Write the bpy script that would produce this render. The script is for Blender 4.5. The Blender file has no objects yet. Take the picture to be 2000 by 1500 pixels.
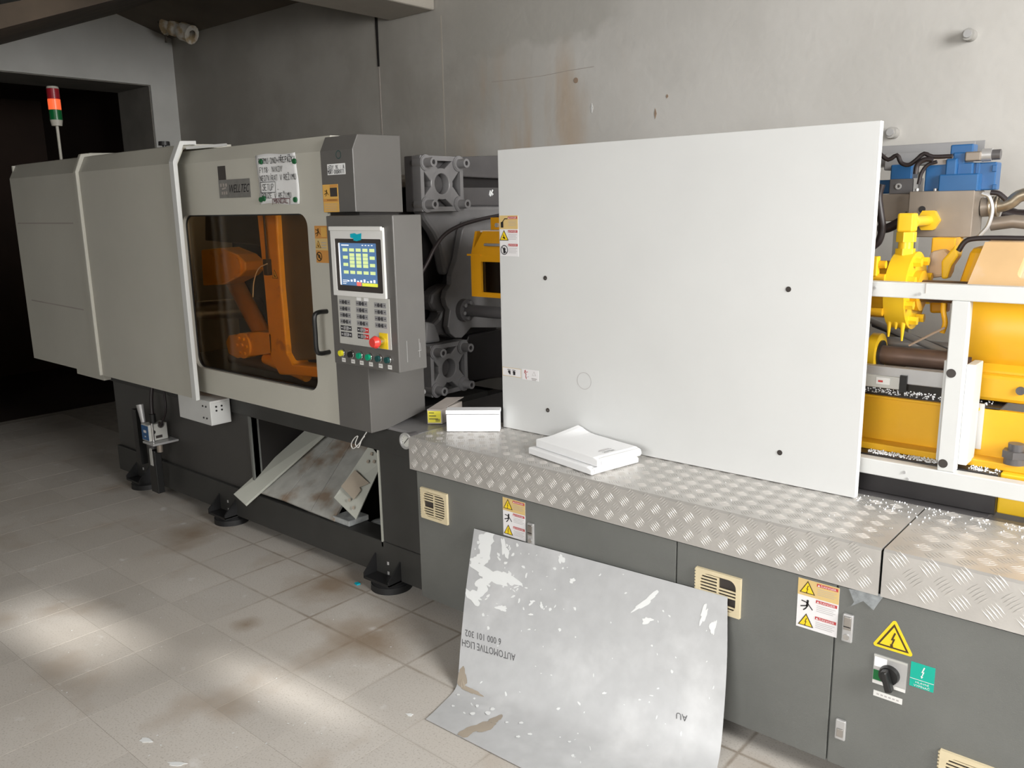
import bpy, math, random
from mathutils import Vector, Matrix
random.seed(7)
S = bpy.context.scene
COL = S.collection
# ------------------------------------------------------------------ camera
YAW, PITCH, ROLL, FPX, CAMH = 0.712998, 0.206895, -0.0185284, 1640.47, 1.60
cf = Vector((-math.sin(YAW)*math.cos(PITCH), math.cos(YAW)*math.cos(PITCH), -math.sin(PITCH)))
cr0 = Vector((math.cos(YAW), math.sin(YAW), 0)); cu0 = cr0.cross(cf)
cr = cr0*math.cos(ROLL)+cu0*math.sin(ROLL); cu = cu0*math.cos(ROLL)-cr0*math.sin(ROLL)
CAMP = Vector((0, 0, CAMH))
cd = bpy.data.cameras.new('camera'); cd.sensor_width = 36; cd.lens = FPX/2000*36; cd.clip_end = 60
co = bpy.data.objects.new('camera', cd); COL.objects.link(co)
co.matrix_world = Matrix(((cr.x, cu.x, -cf.x, 0), (cr.y, cu.y, -cf.y, 0), (cr.z, cu.z, -cf.z, CAMH), (0, 0, 0, 1)))
S.camera = co
# ------------------------------------------------------------------ world, lights, exposure
w = bpy.data.worlds.new('world'); S.world = w; w.use_nodes = True
w.node_tree.nodes['Background'].inputs[0].default_value = (.75, .85, 1, 1)
w.node_tree.nodes['Background'].inputs[1].default_value = 1.0
def area(name, loc, direction, sx, sy, power, color=(1, 1, 1)):
    l = bpy.data.lights.new(name, 'AREA'); l.shape = 'RECTANGLE'; l.size = sx; l.size_y = sy; l.energy = power; l.color = color
    o = bpy.data.objects.new(name, l); COL.objects.link(o); o.location = loc
    o.rotation_euler = Vector(direction).to_track_quat('-Z', 'Z').to_euler()
    return o
area('window_daylight_right', (2.46, 1.60, 1.75), (-1, 0, -.22), 2.8, 1.8, 330, (1, .985, .96)).data.spread = math.radians(150)
area('fill_light_front', (.1, -2.40, 1.9), (-.1, 1, -.32), 2.6, 1.4, 88, (1, .985, .96)).data.spread = math.radians(115)  # added fill lamp before a solid wall, brightens near floor and white panel
SUN_D = Vector((-1, -.10, -.36)).normalized()
sl = bpy.data.lights.new('sun', 'SUN'); sl.energy = 9.0; sl.angle = math.radians(1.8); sl.color = (1, .97, .92)
so = bpy.data.objects.new('sun', sl); COL.objects.link(so); so.location = (4, 2, 4)
so.rotation_euler = SUN_D.to_track_quat('-Z', 'Y').to_euler()
vs = S.view_settings; vs.view_transform = 'Standard'; vs.look = 'None'; vs.exposure = -0.10; vs.gamma = 1; vs.use_curve_mapping = False

# ------------------------------------------------------------------ pixel -> place (distance from the plane the thing touches)
def at(px, py, X=None, Y=None, Z=None):
    d = cf+cr*((px-1000)/FPX)-cu*((py-750)/FPX)
    if X is not None: t = (X-CAMP.x)/d.x
    elif Y is not None: t = (Y-CAMP.y)/d.y
    else: t = (Z-CAMP.z)/d.z
    return CAMP+d*t
def rect(Y, tl, br):
    a = at(*tl, Y=Y); b = at(*br, Y=Y)
    return min(a.x, b.x), max(a.x, b.x), min(a.z, b.z), max(a.z, b.z)
# ------------------------------------------------------------------ materials
def mat(name, col, rough=.5, metal=0., var=.0, vscale=6., bump=0., bscale=80., spec=.5, emit=0., col2=None, m2scale=3., m2lo=.5, m2hi=.65, coat=0.):
    m = bpy.data.materials.new(name); m.use_nodes = True
    nt = m.node_tree; N = nt.nodes; L = nt.links; b = N['Principled BSDF']
    b.inputs['Base Color'].default_value = (*col, 1); b.inputs['Roughness'].default_value = rough
    b.inputs['Metallic'].default_value = metal; b.inputs['Specular IOR Level'].default_value = spec
    b.inputs['Coat Weight'].default_value = coat
    geo = N.new('ShaderNodeNewGeometry')
    csock = None
    def noise(scale, det=4):
        n = N.new('ShaderNodeTexNoise'); n.inputs['Scale'].default_value = scale; n.inputs['Detail'].default_value = det
        L.new(geo.outputs['Position'], n.inputs['Vector']); return n
    if col2 is not None:
        n = noise(m2scale, 6); r = N.new('ShaderNodeMapRange')
        r.inputs[1].default_value = m2lo; r.inputs[2].default_value = m2hi
        L.new(n.outputs[0], r.inputs[0])
        mx = N.new('ShaderNodeMix'); mx.data_type = 'RGBA'
        mx.inputs[6].default_value = (*col, 1); mx.inputs[7].default_value = (*col2, 1)
        L.new(r.outputs[0], mx.inputs[0]); csock = mx.outputs[2]
    if var:
        n = noise(vscale, 5); r = N.new('ShaderNodeMapRange')
        r.inputs[1].default_value = .25; r.inputs[2].default_value = .75
        r.inputs[3].default_value = 1-var; r.inputs[4].default_value = 1+var
        L.new(n.outputs[0], r.inputs[0])
        hs = N.new('ShaderNodeHueSaturation'); hs.inputs['Color'].default_value = (*col, 1)
        L.new(r.outputs[0], hs.inputs['Value'])
        if csock: L.new(csock, hs.inputs['Color'])
        csock = hs.outputs[0]
    if csock: L.new(csock, b.inputs['Base Color'])
    if bump:
        n = noise(bscale, 3); bp = N.new('ShaderNodeBump'); bp.inputs['Strength'].default_value = bump; bp.inputs['Distance'].default_value = .004
        L.new(n.outputs[0], bp.inputs['Height']); L.new(bp.outputs[0], b.inputs['Normal'])
    if emit:
        b.inputs['Emission Color'].default_value = (*col, 1); b.inputs['Emission Strength'].default_value = emit
    return m
M = {}
M['cover'] = mat('cover_paint', (.52, .51, .45), .42, var=.05, vscale=2.5, bump=.05, bscale=300)
M['white'] = mat('white_paint', (.63, .64, .635), .38, var=.03, vscale=3)
M['white2'] = mat('white_frame_paint', (.62, .63, .62), .35, var=.03)
M['cab'] = mat('dark_textured_paint', (.142, .147, .138), .55, var=.10, vscale=5, bump=.25, bscale=500)
M['cons'] = mat('console_grey', (.115, .111, .105), .38, var=.06, bump=.12, bscale=600)
M['consdark'] = mat('column_grey', (.06, .058, .055), .45, var=.06, bump=.12, bscale=600)
M['bed'] = mat('bed_dark', (.040, .040, .038), .5, var=.15, vscale=5)
M['black'] = mat('black_plastic', (.012, .012, .012), .38)
M['rubber'] = mat('black_rubber', (.014, .014, .015), .55, var=.2)
M['deep'] = mat('deep_dark', (.012, .010, .009), .8)
M['cast'] = mat('grey_casting', (.20, .197, .20), .27, var=.10, vscale=12, bump=.06, bscale=120)
M['castd'] = mat('dark_casting', (.095, .091, .093), .38, var=.12, vscale=10, bump=.08, bscale=90)
M['castblk'] = mat('black_casting', (.02, .018, .019), .4, var=.2, vscale=8)
M['yellow'] = mat('machine_yellow', (.74, .40, .015), .36, var=.06, vscale=6, coat=.1)
M['yellowb'] = mat('bright_yellow', (.82, .52, .02), .33, var=.04)
M['dusty'] = mat('dusty_yellow', (.60, .40, .20), .65, col2=(.58, .48, .40), m2scale=5, m2lo=.4, m2hi=.6, var=.1)
M['guard'] = mat('guard_orange', (.66, .30, .008), .36, var=.08, vscale=9)
M['link'] = mat('link_orange', (.88, .46, .02), .38, var=.10, vscale=10, col2=(.4, .18, .03), m2scale=9, m2lo=.62, m2hi=.75)
M['alu'] = mat('tread_aluminium', (.57, .555, .53), .40, metal=.55, var=.10, vscale=7, bump=.1, bscale=150)
M['alubar'] = mat('tread_bar_aluminium', (.57, .55, .525), .46, metal=.5, var=.10, vscale=9)
M['steel'] = mat('bare_steel', (.50, .48, .46), .3, metal=1, var=.1)
M['zinc'] = mat('zinc_grey', (.50, .50, .50), .38, metal=.45, var=.1)
M['manifold'] = mat('manifold_steel', (.28, .24, .20), .42, metal=.45, var=.12, vscale=9)
M['blue'] = mat('valve_blue', (.018, .10, .26), .35, var=.08, vscale=15)
M['hose'] = mat('black_hose', (.022, .016, .017), .45)
M['brown'] = mat('brown_steel', (.13, .085, .065), .38, metal=.4, var=.2, vscale=14)
M['cream'] = mat('cream_plastic', (.66, .57, .38), .5, var=.06, vscale=20)
M['paper'] = mat('paper', (.82, .83, .83), .7, var=.03, vscale=10)
M['book'] = mat('book_paper', (.86, .87, .88), .6, var=.02)
M['ink'] = mat('ink', (.015, .013, .016), .6)
M['inkred'] = mat('ink_red', (.10, .012, .02), .6)
M['green'] = mat('green_magnet', (.005, .10, .03), .4)
M['red'] = mat('red_print', (.50, .05, .05), .5)
M['yel'] = mat('sign_yellow', (.86, .62, .02), .4)
M['signblk'] = mat('sign_dark', (.06, .035, .01), .5)
M['stwhite'] = mat('sticker_white', (.78, .77, .78), .45)
M['sttan'] = mat('sticker_tan', (.66, .48, .20), .45)
M['storange'] = mat('sticker_orange', (.62, .29, .07), .45)
M['stgold'] = mat('sticker_gold', (.72, .42, .10), .45)
M['stline'] = mat('sticker_print', (.42, .40, .40), .5)
M['teal'] = mat('sign_teal', (.0, .40, .30), .4)
M['plate'] = mat('nameplate', (.27, .265, .25), .35, metal=.5, var=.1, vscale=30)
M['keyp'] = mat('keypad_grey', (.50, .50, .47), .5)
M['bezel'] = mat('bezel_white', (.72, .72, .70), .4)
M['bezdark'] = mat('bezel_dark', (.045, .038, .035), .4)
M['keytile'] = mat('key_tile', (.28, .28, .285), .5)
M['keyblk'] = mat('key_dark', (.05, .05, .055), .4)
M['keyred'] = mat('key_red', (.55, .03, .03), .5)
M['estop'] = mat('emergency_red', (.70, .05, .04), .35)
M['btny'] = mat('button_yellow', (.75, .70, .02), .35)
M['btng'] = mat('button_green', (.0, .30, .16), .35)
M['btnd'] = mat('button_dark_green', (.01, .06, .06), .35)
M['chrome'] = mat('chrome_ring', (.65, .65, .65), .2, metal=1)
M['cyan'] = mat('cyan_tape', (.0, .42, .55), .5)
M['scr'] = mat('screen_blue', (.075, .15, .29), .25, emit=.8)
M['scrg'] = mat('screen_green', (.50, .60, .27), .25, emit=.9)
M['scrr'] = mat('screen_red', (.75, .15, .12), .25, emit=.8)
M['scry'] = mat('screen_yellow', (.60, .62, .06), .25, emit=.8)
M['scrw'] = mat('screen_white', (.75, .78, .80), .25, emit=.8)
M['lampred'] = mat('lamp_red', (.30, .01, .02), .3)
M['lamplit'] = mat('lamp_lit_orange', (.95, .13, .04), .3, emit=.8)
M['lampgrn'] = mat('lamp_green', (.0, .13, .03), .3)
M['lampw'] = mat('lamp_white', (.5, .48, .42), .5)
M['sheet'] = mat('offset_sheet', (.51, .52, .53), .40, metal=.12, col2=(.62, .63, .64), m2scale=5, m2lo=.5, m2hi=.7, var=.06, vscale=22)
M['paint'] = mat('white_paint_blob', (.76, .78, .78), .5)
M['tape'] = mat('brown_tape', (.36, .31, .25), .4, var=.15)
M['board'] = mat('grey_board', (.46, .47, .42), .5, var=.06)
M['plank'] = mat('weathered_plank', (.47, .47, .44), .5, col2=(.32, .25, .19), m2scale=6, m2lo=.53, m2hi=.66, var=.15, vscale=18)
M['cardw'] = mat('white_card', (.86, .87, .89), .5)
M['card'] = mat('grey_card', (.40, .36, .33), .7, var=.1)
M['cardin'] = mat('brown_card', (.30, .22, .16), .8)
M['labely'] = mat('label_yellow', (.80, .72, .05), .5)
M['plastic'] = mat('clear_wrap', (.40, .42, .42), .25, var=.25, vscale=25, bump=.5, bscale=60)
M['cob'] = mat('cobweb_film', (.26, .28, .29), .4, var=.3, vscale=60)
M['rag'] = mat('rag_wool', (.80, .77, .70), .9, col2=(.55, .42, .25), m2scale=14, m2lo=.45, m2hi=.6, bump=.8, bscale=60)
M['pipe'] = mat('rusty_pipe', (.06, .045, .035), .6, var=.2)
M['pellet'] = mat('plastic_pellets', (.85, .87, .9), .35)
M['wire'] = mat('white_wire', (.75, .75, .72), .4)
M['hosesteel'] = mat('braided_hose', (.42, .36, .27), .35, metal=.8, var=.15, vscale=60)
M['beamp'] = mat('beam_plaster', (.42, .39, .34), .8, var=.1, vscale=4, bump=.2, bscale=40)
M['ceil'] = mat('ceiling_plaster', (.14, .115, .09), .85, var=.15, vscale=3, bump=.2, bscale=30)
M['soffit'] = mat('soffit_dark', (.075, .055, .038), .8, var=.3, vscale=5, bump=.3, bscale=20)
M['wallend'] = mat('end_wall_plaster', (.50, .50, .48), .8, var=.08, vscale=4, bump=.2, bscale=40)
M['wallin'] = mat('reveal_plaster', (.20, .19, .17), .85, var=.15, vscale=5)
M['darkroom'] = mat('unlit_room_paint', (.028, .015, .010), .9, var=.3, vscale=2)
M['plainwall'] = mat('plain_wall', (.38, .37, .35), .85, var=.05)
M['grout'] = mat('tile_grout', (.37, .34, .30), .85, var=.15, vscale=15)

def glass_mat(name, tint, gloss=.06, rough=.05):
    m = bpy.data.materials.new(name); m.use_nodes = True; nt = m.node_tree; N = nt.nodes; N.clear()
    o = N.new('ShaderNodeOutputMaterial'); t = N.new('ShaderNodeBsdfTransparent'); g = N.new('ShaderNodeBsdfGlossy'); x = N.new('ShaderNodeMixShader')
    t.inputs[0].default_value = (*tint, 1); g.inputs['Roughness'].default_value = rough; x.inputs[0].default_value = gloss
    nt.links.new(t.outputs[0], x.inputs[1]); nt.links.new(g.outputs[0], x.inputs[2]); nt.links.new(x.outputs[0], o.inputs[0])
    return m
M['amber'] = glass_mat('amber_polycarbonate', (.92, .76, .55), .05, .12)
M['smoke'] = glass_mat('smoked_pane', (.16, .15, .15), .08, .15)
M['gaugeglass'] = mat('gauge_dial', (.62, .62, .58), .2)

def wall_material():
    m = bpy.data.materials.new('wall_plaster'); m.use_nodes = True
    nt = m.node_tree; N = nt.nodes; L = nt.links; b = N['Principled BSDF']; b.inputs['Roughness'].default_value = .85
    geo = N.new('ShaderNodeNewGeometry'); pos = geo.outputs['Position']
    def noise(scale, det=6, vec=None):
        n = N.new('ShaderNodeTexNoise'); n.inputs['Scale'].default_value = scale; n.inputs['Detail'].default_value = det
        L.new(vec or pos, n.inputs['Vector']); return n.outputs[0]
    def mapr(s, a, c, d=0, e=1):
        r = N.new('ShaderNodeMapRange'); L.new(s, r.inputs[0])
        for i, v in zip((1, 2, 3, 4), (a, c, d, e)): r.inputs[i].default_value = v
        r.interpolation_type = 'SMOOTHSTEP' if (d, e) == (0, 1) else 'LINEAR'
        return r.outputs[0]
    def math_(op, a, bb):
        n = N.new('ShaderNodeMath'); n.operation = op
        for i, v in enumerate((a, bb)):
            if isinstance(v, (int, float)): n.inputs[i].default_value = v
            else: L.new(v, n.inputs[i])
        return n.outputs[0]
    def mix(fac, A, B):
        n = N.new('ShaderNodeMix'); n.data_type = 'RGBA'; L.new(fac, n.inputs[0])
        for i, v in ((6, A), (7, B)):
            if isinstance(v, tuple): n.inputs[i].default_value = (*v, 1)
            else: L.new(v, n.inputs[i])
        return n.outputs[2]
    sep = N.new('ShaderNodeSeparateXYZ'); L.new(pos, sep.inputs[0]); X, Z = sep.outputs[0], sep.outputs[2]
    base = mix(mapr(noise(2.2), .35, .65), (.50, .49, .465), (.55, .54, .515))
    # light falloff painted into the colour: mottled, darker toward the left
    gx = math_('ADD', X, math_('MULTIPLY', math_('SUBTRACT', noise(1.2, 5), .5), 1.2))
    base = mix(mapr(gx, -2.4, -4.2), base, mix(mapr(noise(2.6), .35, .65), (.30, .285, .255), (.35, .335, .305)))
    # damp patch near the top with a ragged lower edge
    edge = math_('ADD', Z, math_('MULTIPLY', math_('SUBTRACT', noise(3.0, 4), .5), .45))
    damp = math_('MULTIPLY', mapr(edge, 2.44, 2.50), math_('MULTIPLY', mapr(X, -3.62, -3.5), mapr(X, -2.55, -2.35, 1, 0)))
    base = mix(math_('MULTIPLY', damp, .55), base, (.34, .33, .30))
    # rusty streaks running down
    sx = N.new('ShaderNodeCombineXYZ'); L.new(math_('MULTIPLY', X, 4.5), sx.inputs[0]); L.new(math_('MULTIPLY', Z, .9), sx.inputs[2])
    st = mapr(noise(1.0, 4, sx.outputs[0]), .45, .68)
    rng = math_('MULTIPLY', mapr(X, -3.75, -3.2), mapr(X, -2.9, -2.35, 1, 0))
    rz = math_('MULTIPLY', mapr(Z, 1.5, 1.8), mapr(Z, 2.25, 2.5, 1, 0))
    base = mix(math_('MULTIPLY', math_('MULTIPLY', st, .75), math_('MULTIPLY', rng, rz)), base, (.42, .30, .19))
    L.new(base, b.inputs['Base Color'])
    bp = N.new('ShaderNodeBump'); bp.inputs['Strength'].default_value = .25; bp.inputs['Distance'].default_value = .006
    L.new(noise(28, 4), bp.inputs['Height']); L.new(bp.outputs[0], b.inputs['Normal'])
    return m
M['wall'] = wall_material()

TX0, TP, TY0, TPY = -2.385, .2855, 2.105, .2897
def tile_material():
    m = bpy.data.materials.new('terrazzo_tile'); m.use_nodes = True
    nt = m.node_tree; N = nt.nodes; L = nt.links; b = N['Principled BSDF']; b.inputs['Roughness'].default_value = .5
    geo = N.new('ShaderNodeNewGeometry'); pos = geo.outputs['Position']; info = N.new('ShaderNodeObjectInfo')
    def noise(scale, det=5):
        n = N.new('ShaderNodeTexNoise'); n.inputs['Scale'].default_value = scale; n.inputs['Detail'].default_value = det
        L.new(pos, n.inputs['Vector']); return n.outputs[0]
    def mapr(s, a, c, d=0., e=1.):
        r = N.new('ShaderNodeMapRange'); L.new(s, r.inputs[0])
        for i, v in zip((1, 2, 3, 4), (a, c, d, e)): r.inputs[i].default_value = v
        return r.outputs[0]
    def mix(fac, A, B):
        n = N.new('ShaderNodeMix'); n.data_type = 'RGBA'
        if isinstance(fac, float): n.inputs[0].default_value = fac
        else: L.new(fac, n.inputs[0])
        for i, v in ((6, A), (7, B)):
            if isinstance(v, tuple): n.inputs[i].default_value = (*v, 1)
            else: L.new(v, n.inputs[i])
        return n.outputs[2]
    base = mix(mapr(noise(1.3), .35, .65), (.50, .465, .42), (.57, .54, .50))
    base = mix(mapr(noise(3.5, 8), .55, .75), base, (.43, .37, .31))
    base = mix(mapr(noise(160, 2), .55, .72), base, (.40, .37, .33))
    base = mix(mapr(noise(9, 6), .66, .74), base, (.66, .645, .62))
    hs = N.new('ShaderNodeHueSaturation'); L.new(base, hs.inputs['Color']); L.new(mapr(info.outputs['Random'], 0, 1, .95, 1.05), hs.inputs['Value'])
    # dirt caught along the tile joints beside the machine
    tc = N.new('ShaderNodeTexCoord'); sp_ = N.new('ShaderNodeSeparateXYZ'); L.new(tc.outputs['Object'], sp_.inputs[0])
    def mth(op, a, bb):
        n = N.new('ShaderNodeMath'); n.operation = op
        for i, v in enumerate((a, bb)):
            if isinstance(v, (int, float)): n.inputs[i].default_value = v
            else: L.new(v, n.inputs[i])
        return n.outputs[0]
    ax = mapr(mth('ABSOLUTE', sp_.outputs[0], 0.), TP/2-.009, TP/2-.001); ay = mapr(mth('ABSOLUTE', sp_.outputs[1], 0.), TPY/2-.009, TPY/2-.001)
    ed = mth('MAXIMUM', ax, ay)
    sw_ = N.new('ShaderNodeSeparateXYZ'); L.new(pos, sw_.inputs[0])
    yy = mth('ADD', sw_.outputs[1], mth('MULTIPLY', mth('SUBTRACT', noise(1.7, 4), .5), .9))
    dm = mth('MULTIPLY', mapr(yy, 1.45, 1.95), mapr(sw_.outputs[0], -4.6, -3.3))
    out = mix(mth('MULTIPLY', mth('MULTIPLY', ed, dm), mapr(noise(14, 4), .2, .6, .2, .75)), hs.outputs[0], (.20, .15, .10))
    # oil stains on the floor by the levelling foot
    for cx, cy, rad in ((-2.86, 2.06, .20), (-2.34, 1.86, .22), (-2.82, 1.62, .07), (-3.9, 2.0, .2)):
        d = N.new('ShaderNodeVectorMath'); d.operation = 'DISTANCE'; L.new(pos, d.inputs[0]); d.inputs[1].default_value = (cx, cy, 0)
        a = N.new('ShaderNodeMath'); a.operation = 'ADD'; L.new(d.outputs['Value'], a.inputs[0])
        nn = N.new('ShaderNodeMath'); nn.operation = 'MULTIPLY'; L.new(noise(9, 4), nn.inputs[0]); nn.inputs[1].default_value = rad*1.1
        L.new(nn.outputs[0], a.inputs[1])
        out = mix(mapr(a.outputs[0], rad*.6, rad*1.6, .65, 0.), out, (.21, .13, .06))
    L.new(out, b.inputs['Base Color'])
    L.new(mapr(noise(4), .3, .7, .38, .6), b.inputs['Roughness'])
    bp = N.new('ShaderNodeBump'); bp.inputs['Strength'].default_value = .12; bp.inputs['Distance'].default_value = .003
    L.new(noise(60, 3), bp.inputs['Height']); L.new(bp.outputs[0], b.inputs['Normal'])
    return m
M['tile'] = tile_material()

# ------------------------------------------------------------------ mesh building
def tag(o, label=None, cat=None, group=None, kind=None):
    if label: o['label'] = label
    if cat: o['category'] = cat
    if group: o['group'] = group
    if kind: o['kind'] = kind
    return o
def thing(name, loc, label, cat, group=None):
    o = bpy.data.objects.new(name, None); o.empty_display_size = .05; COL.objects.link(o); o.location = loc
    return tag(o, label, cat, group)
def wloc(o):
    v = Vector(o.location)
    while o.parent: o = o.parent; v = v+Vector(o.location)
    return v
class MB:
    def __init__(s): s.v = []; s.f = []; s.m = []; s.s = []
    def add(s, vs, fs, m=0, smooth=False):
        b = len(s.v); s.v += [Vector(p) for p in vs]
        for f in fs: s.f.append([b+i for i in f]); s.m.append(m); s.s.append(smooth)
        return s
    def box(s, x0, x1, y0, y1, z0, z1, m=0):
        x0, x1 = sorted((x0, x1)); y0, y1 = sorted((y0, y1)); z0, z1 = sorted((z0, z1))
        return s.add([(x0, y0, z0), (x1, y0, z0), (x1, y1, z0), (x0, y1, z0), (x0, y0, z1), (x1, y0, z1), (x1, y1, z1), (x0, y1, z1)],
                     [(3, 2, 1, 0), (4, 5, 6, 7), (0, 1, 5, 4), (1, 2, 6, 5), (2, 3, 7, 6), (3, 0, 4, 7)], m)
    def prism(s, pts, ext, m=0):
        pts = [Vector(p) for p in pts]; ext = Vector(ext); n = len(pts)
        nrm = Vector((0, 0, 0))
        for i in range(n): nrm += pts[i].cross(pts[(i+1) % n])
        if nrm.dot(ext) > 0: pts = pts[::-1]
        fs = [tuple(range(n)), tuple(range(2*n-1, n-1, -1))]+[(i, n+i, n+(i+1) % n, (i+1) % n)[::-1] for i in range(n)]
        fs = [fs[0], fs[1]]+[((i+1) % n, i, n+i, n+(i+1) % n) for i in range(n)]
        return s.add(pts+[p+ext for p in pts], fs, m)
    def cyl(s, p0, p1, r0, r1=None, n=20, m=0, caps=True, smooth=True, phase=0.):
        p0 = Vector(p0); p1 = Vector(p1); r1 = r0 if r1 is None else r1
        a = (p1-p0).normalized(); t = Vector((0, 0, 1)) if abs(a.z) < .9 else Vector((1, 0, 0))
        u = a.cross(t).normalized(); v = a.cross(u)
        cs = [(math.cos(2*math.pi*i/n+phase), math.sin(2*math.pi*i/n+phase)) for i in range(n)]
        vs = [p0+(u*c+v*d)*r0 for c, d in cs]+[p1+(u*c+v*d)*r1 for c, d in cs]
        s.add(vs, [(i, (i+1) % n, n+(i+1) % n, n+i) for i in range(n)], m, smooth)
        if caps:
            s.add(vs[:n], [tuple(range(n-1, -1, -1))], m); s.add(vs[n:], [tuple(range(n))], m)
        return s
    def tube(s, path, r, n=10, m=0, caps=True):
        P = [Vector(p) for p in path]; k = len(P)
        rs = r if isinstance(r, (list, tuple)) else [r]*k
        tan = [(P[min(i+1, k-1)]-P[max(i-1, 0)]).normalized() for i in range(k)]
        ref = Vector((0, 0, 1)) if abs(tan[0].z) < .9 else Vector((1, 0, 0))
        u = tan[0].cross(ref).normalized(); vs = []
        for i in range(k):
            u = (u-tan[i]*u.dot(tan[i])).normalized(); w_ = tan[i].cross(u)
            vs += [P[i]+(u*math.cos(2*math.pi*j/n)+w_*math.sin(2*math.pi*j/n))*rs[i] for j in range(n)]
        s.add(vs, [(i*n+j, i*n+(j+1) % n, (i+1)*n+(j+1) % n, (i+1)*n+j) for i in range(k-1) for j in range(n)], m, True)
        if caps: s.add(vs[:n], [tuple(range(n-1, -1, -1))], m); s.add(vs[-n:], [tuple(range(n))], m)
        return s
    def ring(s, c, axis, ro, ri, th, n=28, m=0):
        c = Vector(c); a = Vector(axis).normalized(); t = Vector((0, 0, 1)) if abs(a.z) < .9 else Vector((1, 0, 0))
        u = a.cross(t).normalized(); v = a.cross(u); vs = []
        for (r, h) in ((ro, 0), (ro, th), (ri, th), (ri, 0)):
            vs += [c+a*h+(u*math.cos(2*math.pi*i/n)+v*math.sin(2*math.pi*i/n))*r for i in range(n)]
        for k in range(4):
            s.add([], [], m); b0 = k*n; b1 = ((k+1) % 4)*n
        base = len(s.v); s.v += vs
        for k in range(4):
            for i in range(n):
                j = (i+1) % n
                s.f.append([base+k*n+i, base+k*n+j, base+((k+1) % 4)*n+j, base+((k+1) % 4)*n+i]); s.m.append(m); s.s.append(k in (0, 2))
        return s
    def build(s, name, mats, parent=None, bevel=0., kind=None, label=None, cat=None, group=None, seg=2):
        if not isinstance(mats, (list, tuple)): mats = [mats]
        lo = Vector((min(v.x for v in s.v), min(v.y for v in s.v), min(v.z for v in s.v)))
        hi = Vector((max(v.x for v in s.v), max(v.y for v in s.v), max(v.z for v in s.v)))
        c = (lo+hi)/2
        if parent is None: c.z = lo.z
        me = bpy.data.meshes.new(name); me.from_pydata([v-c for v in s.v], [], s.f)
        for m in mats: me.materials.append(M[m] if isinstance(m, str) else m)
        for p, mi, sm in zip(me.polygons, s.m, s.s): p.material_index = mi; p.use_smooth = sm
        me.update()
        o = bpy.data.objects.new(name, me); COL.objects.link(o)
        if parent is not None: o.parent = parent; o.location = c-wloc(parent)
        else: o.location = c
        if bevel:
            b = o.modifiers.new('bevel', 'BEVEL'); b.width = bevel; b.segments = seg; b.limit_method = 'ANGLE'; b.angle_limit = math.radians(40)
            b.harden_normals = False
        return tag(o, label, cat, group, kind)
def bez(p, n=24):
    """Catmull-Rom through points"""
    P = [Vector(q) for q in p]; P = [P[0]*2-P[1]]+P+[P[-1]*2-P[-2]]; out = []
    segs = len(P)-3
    for i in range(segs):
        k = max(2, n//segs)
        for j in range(k+(1 if i == segs-1 else 0)):
            t = j/k; a, b, c, d = P[i:i+4]
            out.append(.5*((2*b)+(c-a)*t+(2*a-5*b+4*c-d)*t*t+(3*b-a-3*c+d)*t**3))
    return out
# ------------------------------------------------------------------ flat print (stickers, lettering)
FONT_CACHE = {}
def font_polys(txt):
    if txt in FONT_CACHE: return FONT_CACHE[txt]
    cu_ = bpy.data.curves.new('tmp', 'FONT'); cu_.body = txt; cu_.resolution_u = 2
    o = bpy.data.objects.new('tmp', cu_); COL.objects.link(o)
    bpy.context.view_layer.update()
    me = o.to_mesh()
    vs = [(v.co.x, v.co.y) for v in me.vertices]; fs = [tuple(p.vertices) for p in me.polygons]
    o.to_mesh_clear(); bpy.data.objects.remove(o); bpy.data.curves.remove(cu_)
    x0 = min(v[0] for v in vs); x1 = max(v[0] for v in vs); y0 = min(v[1] for v in vs); y1 = max(v[1] for v in vs)
    vs = [((x-x0)/(x1-x0), (y-y0)/(y1-y0)) for x, y in vs]
    FONT_CACHE[txt] = (vs, fs); return FONT_CACHE[txt]
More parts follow.
